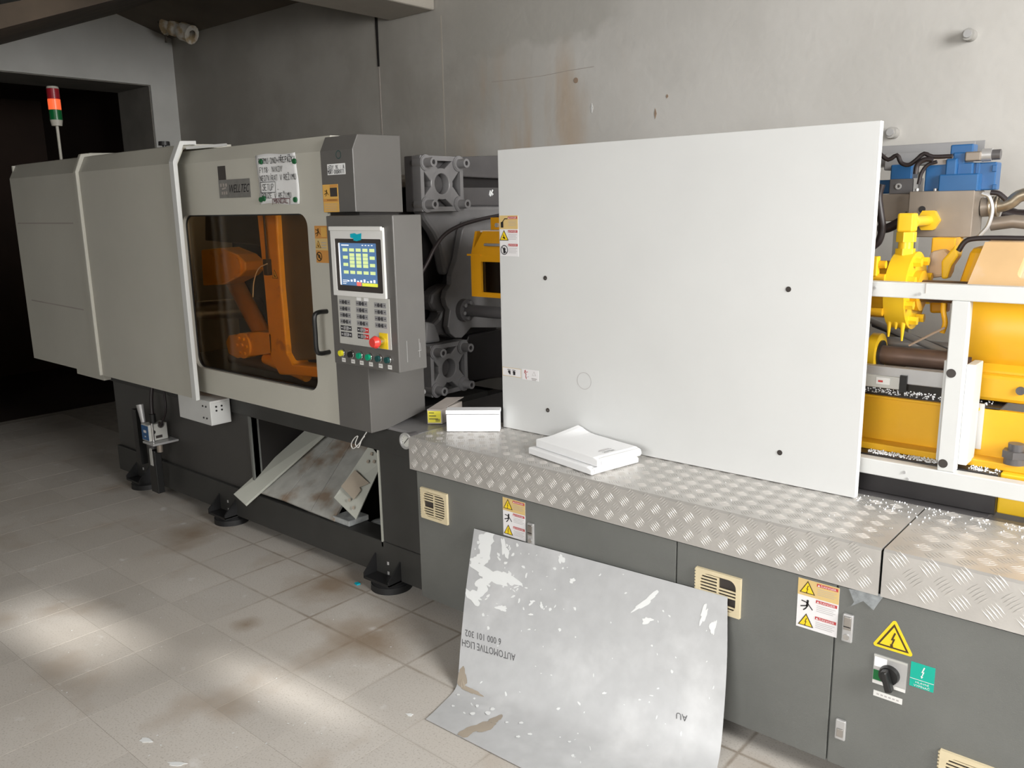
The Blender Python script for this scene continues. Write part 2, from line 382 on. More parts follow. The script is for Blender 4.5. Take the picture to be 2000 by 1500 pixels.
GL = {  # hand strokes on a 4 x 6 grid
 'A': [[(0, 0), (2, 6), (4, 0)], [(1, 2), (3, 2)]], 'D': [[(0, 0), (0, 6), (2, 6), (4, 4), (4, 2), (2, 0), (0, 0)]],
 'E': [[(4, 6), (0, 6), (0, 0), (4, 0)], [(0, 3), (3, 3)]], 'F': [[(4, 6), (0, 6), (0, 0)], [(0, 3), (3, 3)]],
 'I': [[(2, 0), (2, 6)]], 'J': [[(3, 6), (3, 1), (2, 0), (0, 1)]], 'K': [[(0, 0), (0, 6)], [(4, 6), (0, 3), (4, 0)]],
 'L': [[(0, 6), (0, 0), (4, 0)]], 'M': [[(0, 0), (0, 6), (2, 3), (4, 6), (4, 0)]], 'N': [[(0, 0), (0, 6), (4, 0), (4, 6)]],
 'O': [[(1, 0), (0, 2), (0, 4), (1, 6), (3, 6), (4, 4), (4, 2), (3, 0), (1, 0)]], 'P': [[(0, 0), (0, 6), (3, 6), (4, 5), (3, 3), (0, 3)]],
 'R': [[(0, 0), (0, 6), (3, 6), (4, 5), (3, 3), (0, 3), (4, 0)]], 'S': [[(4, 5), (3, 6), (1, 6), (0, 5), (4, 2), (3, 0), (1, 0), (0, 1)]],
 'T': [[(0, 6), (4, 6)], [(2, 6), (2, 0)]], 'U': [[(0, 6), (0, 1), (1, 0), (3, 0), (4, 1), (4, 6)]], 'V': [[(0, 6), (2, 0), (4, 6)]],
 'Y': [[(0, 6), (2, 3), (4, 6)], [(2, 3), (1, 0)]], 'Z': [[(0, 6), (4, 6), (0, 0), (4, 0)]], '1': [[(1, 4), (2.5, 6), (2.5, 0)]],
 '8': [[(2, 3), (0, 4.5), (2, 6), (4, 4.5), (2, 3), (0, 1.5), (2, 0), (4, 1.5), (2, 3)]], '+': [[(2, 1), (2, 4)], [(.5, 2.5), (3.5, 2.5)]],
 '.': [[(1.5, 0), (2.2, .5)]], '-': [[(1.5, 2.5), (2.5, 2.8)]], ' ': [], ':': [[(2, 1), (2, 1.6)], [(2, 4), (2, 4.6)]],
 'Ž': [[(0, 6), (4, 6), (0, 0), (4, 0)], [(1, 8), (2, 7), (3, 8)]], 'Ř': [[(0, 0), (0, 6), (3, 6), (4, 5), (3, 3), (0, 3), (4, 0)], [(1, 8), (2, 7), (3, 8)]],
 'Á': [[(0, 0), (2, 6), (4, 0)], [(1, 2), (3, 2)], [(2, 7), (3, 8)]], 'Í': [[(2, 0), (2, 6)], [(2, 7), (3, 8)]],
}
class Flat:
    """flat print in a plane: origin + u, v; every polygon gets its own thin layer"""
    def __init__(s, o, u, v):
        s.o = Vector(o); s.u = Vector(u).normalized(); s.v = Vector(v).normalized(); s.n = s.u.cross(s.v); s.mb = MB(); s.mats = []; s.eps = .0005
    def mi(s, m):
        if m not in s.mats: s.mats.append(m)
        return s.mats.index(m)
    def p(s, a, b, l=0): return s.o+s.u*a+s.v*b+s.n*(l*s.eps)
    def poly(s, pts, m, l=1): s.mb.add([s.p(a, b, l) for a, b in pts], [tuple(range(len(pts)))], s.mi(m)); return s
    def slab(s, pts, m, th=.0012):
        # base plate with thickness th in front of the plane
        ar = sum(pts[i][0]*pts[(i+1) % len(pts)][1]-pts[(i+1) % len(pts)][0]*pts[i][1] for i in range(len(pts)))
        if ar < 0: pts = pts[::-1]
        s.mb.prism([s.p(a, b) for a, b in pts], s.n*th, s.mi(m)); s.o = s.o+s.n*th; return s
    def rect(s, a0, a1, b0, b1, m, l=1): return s.poly([(a0, b0), (a1, b0), (a1, b1), (a0, b1)], m, l)
    def disc(s, a, b, r, m, l=1, n=20): return s.poly([(a+r*math.cos(2*math.pi*i/n), b+r*math.sin(2*math.pi*i/n)) for i in range(n)], m, l)
    def annulus(s, a, b, r, t, m, l=1, n=24):
        for i in range(n):
            t0 = 2*math.pi*i/n; t1 = 2*math.pi*(i+1)/n
            s.poly([(a+q*math.cos(t), b+q*math.sin(t)) for q, t in ((r, t0), (r, t1), (r-t_, t1), (r-t_, t0))] if False else
                   [(a+r*math.cos(t0), b+r*math.sin(t0)), (a+r*math.cos(t1), b+r*math.sin(t1)), (a+(r-t)*math.cos(t1), b+(r-t)*math.sin(t1)), (a+(r-t)*math.cos(t0), b+(r-t)*math.sin(t0))], m, l)
        return s
    def line(s, pts, w_, m, l=2):
        for (a0, b0), (a1, b1) in zip(pts, pts[1:]):
            dx, dy = a1-a0, b1-b0; L_ = math.hypot(dx, dy) or 1e-6; ex, ey = dx/L_*w_*.3, dy/L_*w_*.3; nx, ny = -dy/L_*w_/2, dx/L_*w_/2
            s.poly([(a0-ex-nx, b0-ey-ny), (a1+ex-nx, b1+ey-ny), (a1+ex+nx, b1+ey+ny), (a0-ex+nx, b0-ey+ny)], m, l)
        return s
    def text(s, txt, a0, a1, b0, b1, m, l=2, slant=0., rot180=False):
        vs, fs = font_polys(txt)
        if rot180: vs = [(1-x, 1-y) for x, y in vs]
        pts = [s.p(a0+(a1-a0)*x+slant*(y-.5), b0+(b1-b0)*y, l) for x, y in vs]
        s.mb.add(pts, fs, s.mi(m)); return s
    def hand(s, txt, a0, b0, h, w_, m, thick=.0016, l=2, jit=.12):
        adv = w_/max(1, len(txt)); x = a0
        for ch in txt:
            jx, jy = random.uniform(-jit, jit), random.uniform(-jit, jit); sl = random.uniform(-.12, .12)
            for st in GL.get(ch, []):
                s.line([(x+adv*.72*((q+jx+sl*r)/4), b0+h*(r+jy)/6) for q, r in st], thick, m, l)
            x += adv
        return s
    def tri_sign(s, cx, cy, r, mfill='yel', medge='signblk', l=1, picto='bolt'):
        T = lambda q: [(cx+q*math.cos(math.radians(a)), cy+q*math.sin(math.radians(a))) for a in (90, 210, 330)]
        s.poly(T(r), medge, l).poly(T(r*.80), mfill, l+1)
        if picto == 'bolt': s.bolt(cx, cy-.02*r, r*.5, medge, l+2)
        elif picto == 'hand':
            s.poly([(cx-.3*r, cy-.1*r), (cx+.15*r, cy-.3*r), (cx+.3*r, cy-.2*r), (cx, cy+.1*r)], medge, l+2).line([(cx-.1*r, cy+.3*r), (cx+.1*r, cy-.2*r)], r*.12, medge, l+2)
        return s
    def bolt(s, cx, cy, h, m, l=3):
        q = [(.10, 1), (-.30, .0), (-.02, .05), (-.22, -.6), (-.38, -.55), (-.20, -1), (.10, -.68), (-.08, -.64), (.26, .22), (-.02, .18), (.32, .95)]
        s.poly([(cx+a*h*.8, cy+b*h) for a, b in q], m, l); return s
    def man(s, cx, cy, r, m='signblk', l=2):
        s.disc(cx+.12*r, cy+.62*r, .17*r, m, l, 12)
        s.line([(cx+.1*r, cy+.4*r), (cx+.05*r, cy-.1*r)], .3*r, m, l)
        s.line([(cx-.7*r, cy+.5*r), (cx+.05*r, cy+.35*r), (cx+.8*r, cy-.5*r)], .15*r, m, l)
        s.line([(cx, cy-.1*r), (cx-.8*r, cy-.35*r)], .17*r, m, l); s.line([(cx+.1*r, cy-.1*r), (cx-.1*r, cy-.5*r), (cx-.4*r, cy-.8*r)], .17*r, m, l); return s
    def build(s, name, parent, **k): return s.mb.build(name, s.mats, parent, **k)
UX, UY, UZ = Vector((1, 0, 0)), Vector((0, 1, 0)), Vector((0, 0, 1))
def front(Y, x, z): return Flat((x, Y, z), UX, UZ)      # print on a face that looks to the aisle

def struct(name, mb, mats, parent=None, bevel=0): return mb.build(name, mats, parent, bevel, kind=None if parent else 'structure')

# =================================================================== THE ROOM
YW, XE = 3.70, -6.77
# floor slab with tiles as pieces
fl = MB().box(-9.5, 2.6, -2.6, YW, -.12, -.0004); floor = struct('floor', fl, 'grout')
tile_me = None
for i in range(-17, 10):
    for j in range(-2, 9):
        cx = TX0+TP*(i+.5); cy = TY0-TPY*(j+.5)
        if tile_me is None:
            hx, hy = TP/2-.0008, TPY/2-.0008
            b = MB().box(-hx, hx, -hy, hy, -.012, 0)
            tile_me = bpy.data.meshes.new('tile'); tile_me.from_pydata([tuple(v) for v in b.v], [], b.f); tile_me.materials.append(M['tile'])
        o = bpy.data.objects.new('tile', tile_me); COL.objects.link(o); o.parent = floor
        o.location = Vector((cx, cy, random.uniform(-.0001, .0001)))-Vector(floor.location)
# back wall with pilaster joints
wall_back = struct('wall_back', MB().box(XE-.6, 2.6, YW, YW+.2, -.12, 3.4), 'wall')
def wp(px, py): return at(px, py, Y=YW)
a, b = wp(735, 33), wp(740, 130)
struct('crack', MB().prism([(a.x-.012, YW-.004, a.z), (a.x+.012, YW-.004, a.z), (b.x+.008, YW-.004, b.z), (b.x-.008, YW-.004, b.z)], (0, .006, 0)), 'deep', wall_back)
a, b = wp(741, 130), wp(748, 290)
struct('joint', MB().box(b.x-.004, b.x+.004, YW-.002, YW+.01, 1.2, a.z), 'card', wall_back)
a = wp(862, 60)
struct('joint', MB().box(a.x-.005, a.x+.005, YW-.0006, YW+.01, 1.2, 2.70), 'beamp', wall_back)
for px, py in ((1897, 70), (1747, 260)):
    p = wp(px, py); r = thing('wall_peg', (p.x, YW, p.z), 'short grey stub sticking out of the back wall above the blue valves' if px == 1747 else 'short grey stub high on the back wall with a dark open end', 'stub')
    m = MB().cyl((p.x, YW+.01, p.z), (p.x+.0, YW-.05, p.z), .022, n=16).cyl((p.x, YW-.05, p.z), (p.x, YW-.062, p.z), .014, n=14, m=1); m.build('pin', ['plainwall', 'zinc'], r)
p = wp(1125, 157); struct('hole', MB().cyl((p.x, YW+.004, p.z), (p.x, YW-.002, p.z), .014, n=12), 'cardin', wall_back)
for px, py, h in ((1156, 211, .05), (1303, 188, .02), (1280, 222, .05)):
    p = wp(px, py); struct('chip', MB().prism([(p.x, YW-.002, p.z-h/2), (p.x+.008, YW-.002, p.z), (p.x, YW-.002, p.z+h/2), (p.x-.006, YW-.002, p.z)], (0, .004, 0)), 'white' if px < 1200 else 'cardin', wall_back)
# long hairline settlement crack in the plaster
pts = [wp(x, y) for x, y in ((960, 160), (1010, 155), (1060, 148), (1110, 138), (1160, 130))]
struct('crack', MB().tube([(q.x, YW+.0002, q.z) for q in pts], .0014, 5), 'card', wall_back)
# end wall with a deep doorway
DZ, DY1, DY0 = 2.61, 3.485, 1.75
we = MB().box(XE-.55, XE, DY1, YW, -.1, 3.4).box(XE-.55, XE, -2.6, DY0, -.1, 3.4).box(XE-.55, XE, DY0, DY1, DZ, 3.4)
wall_end = struct('wall_end', we, 'wallend')
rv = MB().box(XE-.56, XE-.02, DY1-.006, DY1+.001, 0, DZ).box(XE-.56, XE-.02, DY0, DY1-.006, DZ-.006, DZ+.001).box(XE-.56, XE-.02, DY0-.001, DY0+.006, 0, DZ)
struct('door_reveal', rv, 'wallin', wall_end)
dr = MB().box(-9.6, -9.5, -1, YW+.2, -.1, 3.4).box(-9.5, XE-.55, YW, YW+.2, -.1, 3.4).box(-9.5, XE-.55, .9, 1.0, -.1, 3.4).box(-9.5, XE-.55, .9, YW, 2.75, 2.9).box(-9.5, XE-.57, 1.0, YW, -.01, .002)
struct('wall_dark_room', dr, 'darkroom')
# ceiling: flat, falling to the back wall; dark sloping soffit by the end wall
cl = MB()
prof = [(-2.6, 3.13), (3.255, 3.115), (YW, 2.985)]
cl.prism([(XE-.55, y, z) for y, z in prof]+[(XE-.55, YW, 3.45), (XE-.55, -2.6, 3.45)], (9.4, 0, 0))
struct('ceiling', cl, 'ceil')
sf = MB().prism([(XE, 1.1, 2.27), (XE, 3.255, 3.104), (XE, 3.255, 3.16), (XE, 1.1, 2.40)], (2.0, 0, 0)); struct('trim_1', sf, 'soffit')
# ceiling beam that runs into the back wall
bx0, bx1, bz = at(762, 37, Y=YW).x, at(850, 22, Y=YW).x, 2.735
struct('trim_2', MB().box(bx0, bx1, -2.6, YW, bz, 3.2), 'beamp', bevel=.012)
# unseen right wall, openings added to shape the sun patches; front wall
wr = MB(); X0, X1 = 2.5, 2.6
ys = [-2.6, 1.60, 1.90, 2.6, YW]; holes = [(1.60, 1.88, 1.98, 2.25), (1.86, 2.0, 1.64, 1.86)]
zc = sorted({-.1, 3.45} | {h[2] for h in holes} | {h[3] for h in holes}); yc = sorted({-2.6, YW} | {h[0] for h in holes} | {h[1] for h in holes})
for y0, y1 in zip(yc, yc[1:]):
    for z0, z1 in zip(zc, zc[1:]):
        my, mz = (y0+y1)/2, (z0+z1)/2
        if not any(h[0] < my < h[1] and h[2] < mz < h[3] for h in holes): wr.box(X0, X1, y0, y1, z0, z1)
struct('wall_right', wr, 'plainwall')
struct('wall_front', MB().box(XE-.55, 2.6, -2.7, -2.6, -.1, 3.45), 'plainwall')
# insulated pipe under the ceiling
r = thing('wrapped_pipe', at(350, 55, Y=3.5), 'rusty pipe under the ceiling with its end wrapped in rag', 'pipe')
pa, pb, pc = at(285, 12, Y=3.45), at(322, 46, Y=3.52), at(375, 68, Y=3.60)
MB().tube([pa+(pa-pb)*1.2, pa, pb, pc], .035, 12).build('pipe', 'pipe', r)
rg = MB(); path = [pb+(pc-pb)*t for t in [i/9 for i in range(10)]]
rg.tube(path, [.06+.012*math.sin(i*2.3)+(.012 if i in (1, 7, 8) else 0) for i in range(10)], 14); rg.build('rag', 'rag', r)
q = at(325, 75, Y=3.52); MB().cyl(q+Vector((0, 0, .08)), q-Vector((.01, 0, .03)), .008, n=8).build('hook', 'pipe', r)

# =================================================================== MACHINE BED
bedroot = thing('machine_bed', (-3.8, 2.6, .05), 'long dark steel machine bed frame under the guard covers', 'machine bed')
BY = 2.20
MB().box(-5.15, -2.37, BY, BY+.12, .612, .715).build('upper_beam', 'bed', bedroot, .003)
MB().box(-5.15, -2.36, BY, BY+.12, .05, .205).build('lower_beam', 'bed', bedroot, .003)
MB().box(-5.15, -3.64, BY+.02, BY+.05, .205, .612).build('side_panel', 'consdark', bedroot)
MB().box(-2.652, -2.36, BY+.004, BY+.30, .205, .612).build('leg', 'bed', bedroot, .002)
MB().box(-3.655, -3.64, BY+.01, BY+.06, .205, .612).build('leg_edge', 'cab', bedroot)
MB().box(-3.66, -3.641, BY+.05, 3.05, .205, .612).build('inner_wall', 'deep', bedroot)
MB().box(-2.662, -2.652, BY, BY+.03, .18, .612).build('edge_strip', 'board', bedroot)
MB().box(-5.15, -2.36, 3.05, 3.1, .05, .70).build('rear_panel', 'deep', bedroot)
MB().box(-3.64, -2.66, BY+.12, 3.05, .05, .09).build('bottom_pan', 'bed', bedroot)
MB().box(-5.15, -2.8, BY+.12, 3.1, .66, .70).build('deck_plate', 'bed', bedroot)
dk = thing('bed_deck', (-1.5, 2.7, .66), 'dark steel deck plate behind the checker plate step', 'deck plate')
MB().box(-2.64, -2.396, BY-.004, 2.534, .7155, .7275).build('front_plate', 'cast', dk, .002)
MB().box(-2.64, -.45, 2.535, 3.15, .705, .7265).build('rear_plate', 'castd', dk, .002)
g = at(790, 862, Y=2.14)
gr = thing('pressure_gauge', (g.x, 2.16, g.z), 'small round pressure gauge with pale dial beside the tread plate end', 'gauge')
MB().cyl((g.x, BY, g.z), (g.x, 2.15, g.z), .028, n=28).build('case', 'castd', gr)
MB().ring((g.x, 2.15, g.z), (0, -1, 0), .033, .026, .008, 28).build('bezel_ring', 'zinc', gr)
f = front(2.1495, g.x, g.z); f.disc(0, 0, .0265, 'gaugeglass', 1, 28); f.line([(-.012, -.012), (.012, .012)], .003, 'ink', 2)
for k in range(11):
    t = math.radians(225-27*k); f.line([(.019*math.cos(t), .019*math.sin(t)), (.023*math.cos(t), .023*math.sin(t))], .0015, 'ink', 2)
f.build('dial', gr)
# loop of white wire hanging from the bed
wl = [at(x, y, Y=2.17) for x, y in ((716, 844), (708, 856), (700, 868), (690, 876), (686, 868), (692, 856), (699, 852), (694, 866), (700, 874), (706, 860), (712, 852))]
MB().tube(bez(wl, 50), .0022, 6).build('cable_loop', 'wire', None, label='thin white wire coiled in a loop hanging off the bed beam', cat='wire')

# levelling feet
for k, (px, py, lab) in enumerate(((757, 1140, 'black levelling foot beside the grey electrical cabinet'), (458, 1008, 'black levelling foot under the tip of the pale leaning board'), (298, 940, 'black levelling foot below the air regulator'))):
    c = at(px, py, Z=.02); x, y = c.x, 2.215
    rt = thing('levelling_foot', (x, y, 0), lab, 'machine foot', 'levelling feet under the bed')
    MB().cyl((x, y, 0), (x, y, .028), .090, .088, n=36).cyl((x, y, .028), (x, y, .042), .084, .070, n=36).build('rubber_pad', 'rubber', rt, .003)
    MB().cyl((x, y, .042), (x, y, .125), .010, n=14).build('threaded_rod', 'zinc', rt)
    for zn in (.060, .105): MB().cyl((x, y, zn), (x, y, zn+.014), .019, n=6, smooth=False).build('nut', 'zinc', rt)
    for s in (-1, 1):
        MB().prism([(x+s*.075, BY+.01, .05), (x+s*.075, 2.13, .05), (x+s*.075, 2.13, .07), (x+s*.075, BY+.01, .15)], (.008*s, 0, 0)).build('gusset', 'rubber', rt)
    MB().box(x-.083, x+.083, 2.13, BY+.02, .044, .056).build('bracket_plate', 'rubber', rt)

# =================================================================== GUARD COVERS AND DOOR
def cover_prof(d=0., zb=.70, yb=2.36):
    o = [(2.05-d, zb), (2.05-d, 1.832+d*.3), (2.09-d, 1.914+d), (2.13, 1.922+d), (yb, 1.930+d)]
    i = [(yb, 1.915), (2.13, 1.905), (2.105, 1.895), (2.07, 1.828), (2.07, zb)]
    return o+i
def cover(x0, x1, label):
    rt = thing('guard_cover', ((x0+x1)/2, 2.5, .70), label, 'machine cover')
    MB().prism([(x0, y, z) for y, z in cover_prof()], (x1-x0, 0, 0)).build('cover_panel', 'cover', rt)
    return rt
c1 = cover(-5.88, -4.913, 'pale grey sheet metal cover with two scratched lines at the far end of the machine')
c2 = cover(-4.898, -3.842, 'pale grey sliding sheet metal cover with white end flange beside the window door')
MB().box(-5.88, -5.865, 2.07, 2.36, .70, 1.91).build('end_panel', 'cover', c1)
MB().prism([(-4.912, y, z) for y, z in cover_prof(.016)], (.034, 0, 0)).build('edge_rib', 'cover', c2, .005)
fo = [(2.030, .70), (2.030, 1.838), (2.074, 1.932), (2.155, 1.936), (2.155, 1.915)]
fi = [(2.14, 1.918), (2.09, 1.914), (2.05, 1.832), (2.05, .70)]
MB().prism([(-3.846, y, z) for y, z in fo+fi], (.040, 0, 0)).build('end_flange', 'white2', c2, .002)
MB().prism([(-3.806, 2.1, 1.895), (-3.806, 2.14, 1.897), (-3.55, 2.16, 1.897)], (0, 0, .012)).build('flange_tab', 'white2', c2)
for (p0, p1) in (((35, 436), (143, 436)), ((62, 586), (163, 605))):
    a, b = at(*p0, Y=2.05), at(*p1, Y=2.05)
    f = front(2.05, 0, 0); f.line([(a.x, a.z), (b.x, b.z)], .008, 'card', 1); f.build('scratch', c1)
a = at(320, 275, Y=2.3)
kb = thing('cover_knob', (a.x, 2.3, 1.931), 'small black knob on top of the sliding cover', 'knob')
MB().cyl((a.x, 2.3, 1.928), (a.x, 2.3, 1.955), .010, n=12).build('stem', 'black', kb); MB().cyl((a.x, 2.3, 1.955), (a.x, 2.3, 1.975), .03, .028, n=18).build('cap', 'black', kb, .003)
# small foot bracket under first cover
x0, x1, z0, z1 = rect(2.06, (150, 722), (203, 740)); MB().box(x0, x1, 2.06, 2.10, z0-.01, .70).build('lower_bracket', 'cover', c1)
# white rail box below the sliding cover
rb = thing('rail_box', (-3.9, 2.15, .57), 'white steel box bracket hanging below the sliding cover edge', 'bracket')
MB().box(-4.085, -3.772, 2.08, 2.19, .567, .690).build('body', 'white2', rb, .003)
MB().box(-3.775, -3.769, 2.085, 2.185, .575, .680).build('end_cap', 'white2', rb, .002)
for xx in (-3.84, -3.81):
    for zz in (.60, .66): MB().cyl((xx, 2.081, zz), (xx, 2.077, zz), .005, n=8).build('screw', 'black', rb)
for yy in (2.11, 2.14):
    for zz in (.64, .66): MB().cyl((-3.772, yy, zz), (-3.766, yy, zz), .005, n=8).build('screw', 'black', rb)

def rrect(x0, x1, z0, z1, r, n=6):
    out = []
    for cx, cz, a0 in ((x1-r, z1-r, 0), (x0+r, z1-r, 90), (x0+r, z0+r, 180), (x1-r, z0+r, 270)):
        for k in range(n+1):
            t = math.radians(a0+90*k/n); out.append((cx+r*math.cos(t), cz+r*math.sin(t)))
    return out
def holed_plate(mb, ox0, ox1, oz0, oz1, hole, P, th, m=0):
    """plate with a hole: P(a,b,d) maps plane coords + depth; hole from rrect order (corner runs)"""
    n = len(hole); q = n//4; oc = [(ox1, oz1), (ox0, oz1), (ox0, oz0), (ox1, oz0)]
    for d, flip in ((0, False), (th, True)):
        vs = [P(a, b, d) for a, b in hole]+[P(a, b, d) for a, b in oc]; fs = []
        for i in range(n):
            j = (i+1) % n; ci, cj = n+min(i//q, 3), n+min(j//q, 3)
            f_ = (i, j, cj, ci) if ci != cj else (i, j, ci)
            fs.append(f_[::-1] if flip else f_)
        mb.add(vs, fs, m)
    for loop in (hole, oc):
        k = len(loop); vs = [P(a, b, 0) for a, b in loop]+[P(a, b, th) for a, b in loop]
        mb.add(vs, [(i, (i+1) % k, k+(i+1) % k, k+i) for i in range(k)], m)
    return mb
DYF = 2.12
door = thing('guard_door', (-3.4, 2.15, .715), 'pale grey sliding guard door with a large amber window and black handle', 'guard door')
WX0, WX1, WZ0, WZ1 = -3.945, -2.93, .842, 1.592
P = lambda a, b, d: (a, DYF+d, b)
holed_plate(MB(), -4.05, -2.79, .717, 1.832, rrect(WX0, WX1, WZ0, WZ1, .055), P, .022).build('door_panel', 'cover', door)
MB().prism([(-4.05, DYF, 1.832), (-4.05, 2.155, 1.893), (-4.05, 2.30, 1.896), (-4.05, 2.30, 1.884), (-4.05, 2.16, 1.880), (-4.05, DYF+.022, 1.832)], (1.26, 0, 0)).build('door_top', 'cover', door)
MB().box(WX0-.02, WX1+.02, DYF+.024, DYF+.029, WZ0-.02, WZ1+.02).build('window_pane', 'amber', door)
f = MB(); holed_plate(f, WX0-.001, WX1+.001, WZ0-.001, WZ1+.001, rrect(WX0+.006, WX1-.006, WZ0+.006, WZ1-.006, .05), lambda a, b, d: (a, DYF+.018+d, b), .006); f.build('window_gasket', 'black', door)
h0, h1 = at(651, 608, Y=DYF), at(651, 692, Y=DYF); hx = -2.835
hz0, hz1 = 1.025, 1.195
MB().tube(bez([(hx, DYF, hz1), (hx, 2.075, hz1), (hx, 2.056, hz1-.016), (hx, 2.055, (hz0+hz1)/2), (hx, 2.056, hz0+.016), (hx, 2.075, hz0), (hx, DYF, hz0)], 42), .0095, 12).build('handle', 'black', door)
x0, x1, z0, z1 = rect(DYF, (427, 352), (491, 385)); f = front(DYF, x0, z0); w_, h_ = x1-x0, z1-z0
f.slab([(0, 0), (w_, 0), (w_, h_), (0, h_)], 'plate', .002).text('WELLTEC', w_*.33, w_*.97, h_*.28, h_*.72, 'ink', 1, slant=.012)
for k in range(3): f.rect(w_*.05+k*.022, w_*.05+k*.022+.014, h_*.62, h_*.8, 'card', 1); f.rect(w_*.08+k*.018, w_*.08+k*.018+.012, h_*.2, h_*.36, 'card', 1)
f.poly([(w_*.1, h_*.45), (w_*.24, h_*.52), (w_*.24, h_*.6), (w_*.1, h_*.55)], 'card', 1)
f.build('nameplate', door)
x0, x1, z0, z1 = rect(DYF, (425, 325), (442, 351)); f = front(DYF, x0, z0); f.slab([(0, 0), (x1-x0, 0), (x1-x0, z1-z0), (0, z1-z0)], 'bezdark', .0015); f.build('dark_badge', door)
x0, x1, z0, z1 = rect(DYF, (614, 441), (646, 514)); w_, h_ = .082, z1-z0; f = front(DYF, x0, z0)
f.slab([(0, 0), (w_, 0), (w_, h_), (0, h_)], 'storange', .0008)
f.rect(w_*.52, w_*.95, h_*.70, h_*.96, 'stgold', 1).rect(0, w_, h_*.34, h_*.66, 'sttan', 1)
f.man(w_*.27, h_*.83, h_*.13, 'signblk', 2); f.tri_sign(w_*.25, h_*.47, h_*.14, 'stgold', 'signblk', 2, 'hand'); f.annulus(w_*.26, h_*.17, h_*.13, h_*.03, 'signblk', 2); f.line([(w_*.12, h_*.25), (w_*.4, h_*.09)], .006, 'signblk', 3); f.disc(w_*.26, h_*.17, h_*.05, 'signblk', 2)
for k in range(3): f.rect(w_*.5, w_*.9, h_*(.40+.07*k), h_*(.42+.07*k), 'stline', 2)
f.build('warning_sticker', door)
# notice and magnets
nt_ = [at(x, y, Y=DYF) for x, y in ((502, 303), (578, 297), (587, 396), (509, 398))]
x0, zt = nt_[0].x, 1.838; w_, h_ = .287, .205
nr = thing('handwritten_notice', (x0+w_/2, 2.11, zt-h_), 'white paper notice in black handwriting pinned on the guard door with green magnets', 'notice')
mb = MB(); nx, nz = 14, 8; vs = []
def notice_y(u, v): return DYF-.003-.002*math.sin(u*7+v*2)-.004*max(0, v-.80)*3*(1-abs(u-.5))
for j in range(nz+1):
    for i in range(nx+1):
        u, v = i/nx, j/nz
        vs.append((x0+w_*u+.006*math.sin(v*5), notice_y(u, v), zt-h_+h_*v+.004*math.sin(u*6)))
mb.add(vs, [(j*(nx+1)+i, j*(nx+1)+i+1, (j+1)*(nx+1)+i+1, (j+1)*(nx+1)+i) for j in range(nz) for i in range(nx)], 0, True)
pp = mb.build('paper', 'paper', nr); sm = pp.modifiers.new('solid', 'SOLIDIFY'); sm.thickness = .0008; sm.offset = 0
f = front(DYF-.0075, x0, zt-h_)
f.hand('FORMU-DNO+PŘEPÁŽKA', .018, h_*.82, .022, .268, 'ink', .0024)
f.hand('F118- NIKDY', .022, h_*.645, .022, .170, 'ink', .0022)
f.hand('NEOTVÍRAT V REŽIMU', .022, h_*.475, .022, .262, 'ink', .0022)
f.hand('SETUP', .034, h_*.285, .025, .085, 'ink', .0022); f.line([(.020, h_*.24), (.020, h_*.45), (.130, h_*.45), (.128, h_*.24), (.020, h_*.24)], .0022, 'ink'); f.hand('.', .140, h_*.29, .02, .02, 'ink', .003)
f.hand('POUZE V REŽIMU', .026, h_*.125, .020, .215, 'ink', .0022)
f.hand('MANUAL', .112, h_*.015, .016, .105, 'inkred', .0028); f.line([(.100, -.002), (.102, h_*.105), (.226, h_*.105), (.224, -.002)], .0028, 'inkred')
f.build('handwriting', nr)
for px, py, lab in ((509, 316, 'round green magnet at the upper left corner of the notice'), (574, 315, 'round green magnet at the upper right corner of the notice'), (509, 390, 'green magnet at the lower left corner of the notice, outer of a pair'), (515, 388, 'green magnet at the lower left corner of the notice, inner of a pair'), (576, 390, 'round green magnet at the lower right corner of the notice')):
    c = at(px, py, Y=2.11); MB().cyl((c.x, DYF-.006, c.z), (c.x, DYF-.013, c.z), .0115, .0105, n=20).build('magnet', 'green', None, label=lab, cat='magnet', group='green magnets on the notice')

# what stands behind the amber window
tg = thing('toggle_linkage', (-3.6, 2.6, .70), 'orange toggle links and moving platen seen through the amber door window', 'clamp mechanism')
YI = 2.42
def traced(pxs, Y, depth, name, mt, root, bevel=.008):
    pts = [at(x, y, Y=Y) for x, y in pxs]; return MB().prism(pts, (0, depth, 0)).build(name, mt, root, bevel)
traced(((500, 405), (538, 405), (548, 560), (560, 690), (572, 712), (625, 718), (628, 738), (545, 732), (528, 700), (516, 560)), YI, .10, 'platen_rib', 'link', tg)
traced(((540, 395), (640, 395), (650, 700), (575, 705), (560, 680)), YI+.03, .5, 'mould_half', 'castd', tg)
traced(((392, 488), (430, 484), (462, 497), (478, 512), (479, 528), (468, 540), (436, 556), (396, 558)), YI, .12, 'upper_link', 'link', tg)
a = at(464, 519, Y=YI); MB().cyl((a.x, YI+.05, a.z), (a.x, YI-.012, a.z), .042, n=24).build('upper_pin', 'link', tg, .004)
traced(((440, 668), (446, 655), (500, 648), (530, 650), (532, 690), (500, 695), (462, 700), (446, 692)), YI, .12, 'lower_link', 'link', tg)
a = at(477, 675, Y=YI); MB().cyl((a.x, YI+.05, a.z), (a.x, YI-.012, a.z), .068, n=28).build('pin_cover', 'link', tg, .004)
for k in range(6):
    t = k*math.pi/3; MB().cyl((a.x+.045*math.cos(t), YI-.008, a.z+.045*math.sin(t)), (a.x+.045*math.cos(t), YI-.022, a.z+.045*math.sin(t)), .009, n=6, smooth=False).build('bolt', 'link', tg)
MB().cyl((a.x, YI-.008, a.z), (a.x, YI-.022, a.z), .015, n=6, smooth=False).build('bolt', 'link', tg)
a, b = at(520, 700, Y=YI+.05), at(600, 735, Y=YI+.05); MB().tube([a, b], .03, 12).build('link_foot', 'link', tg)
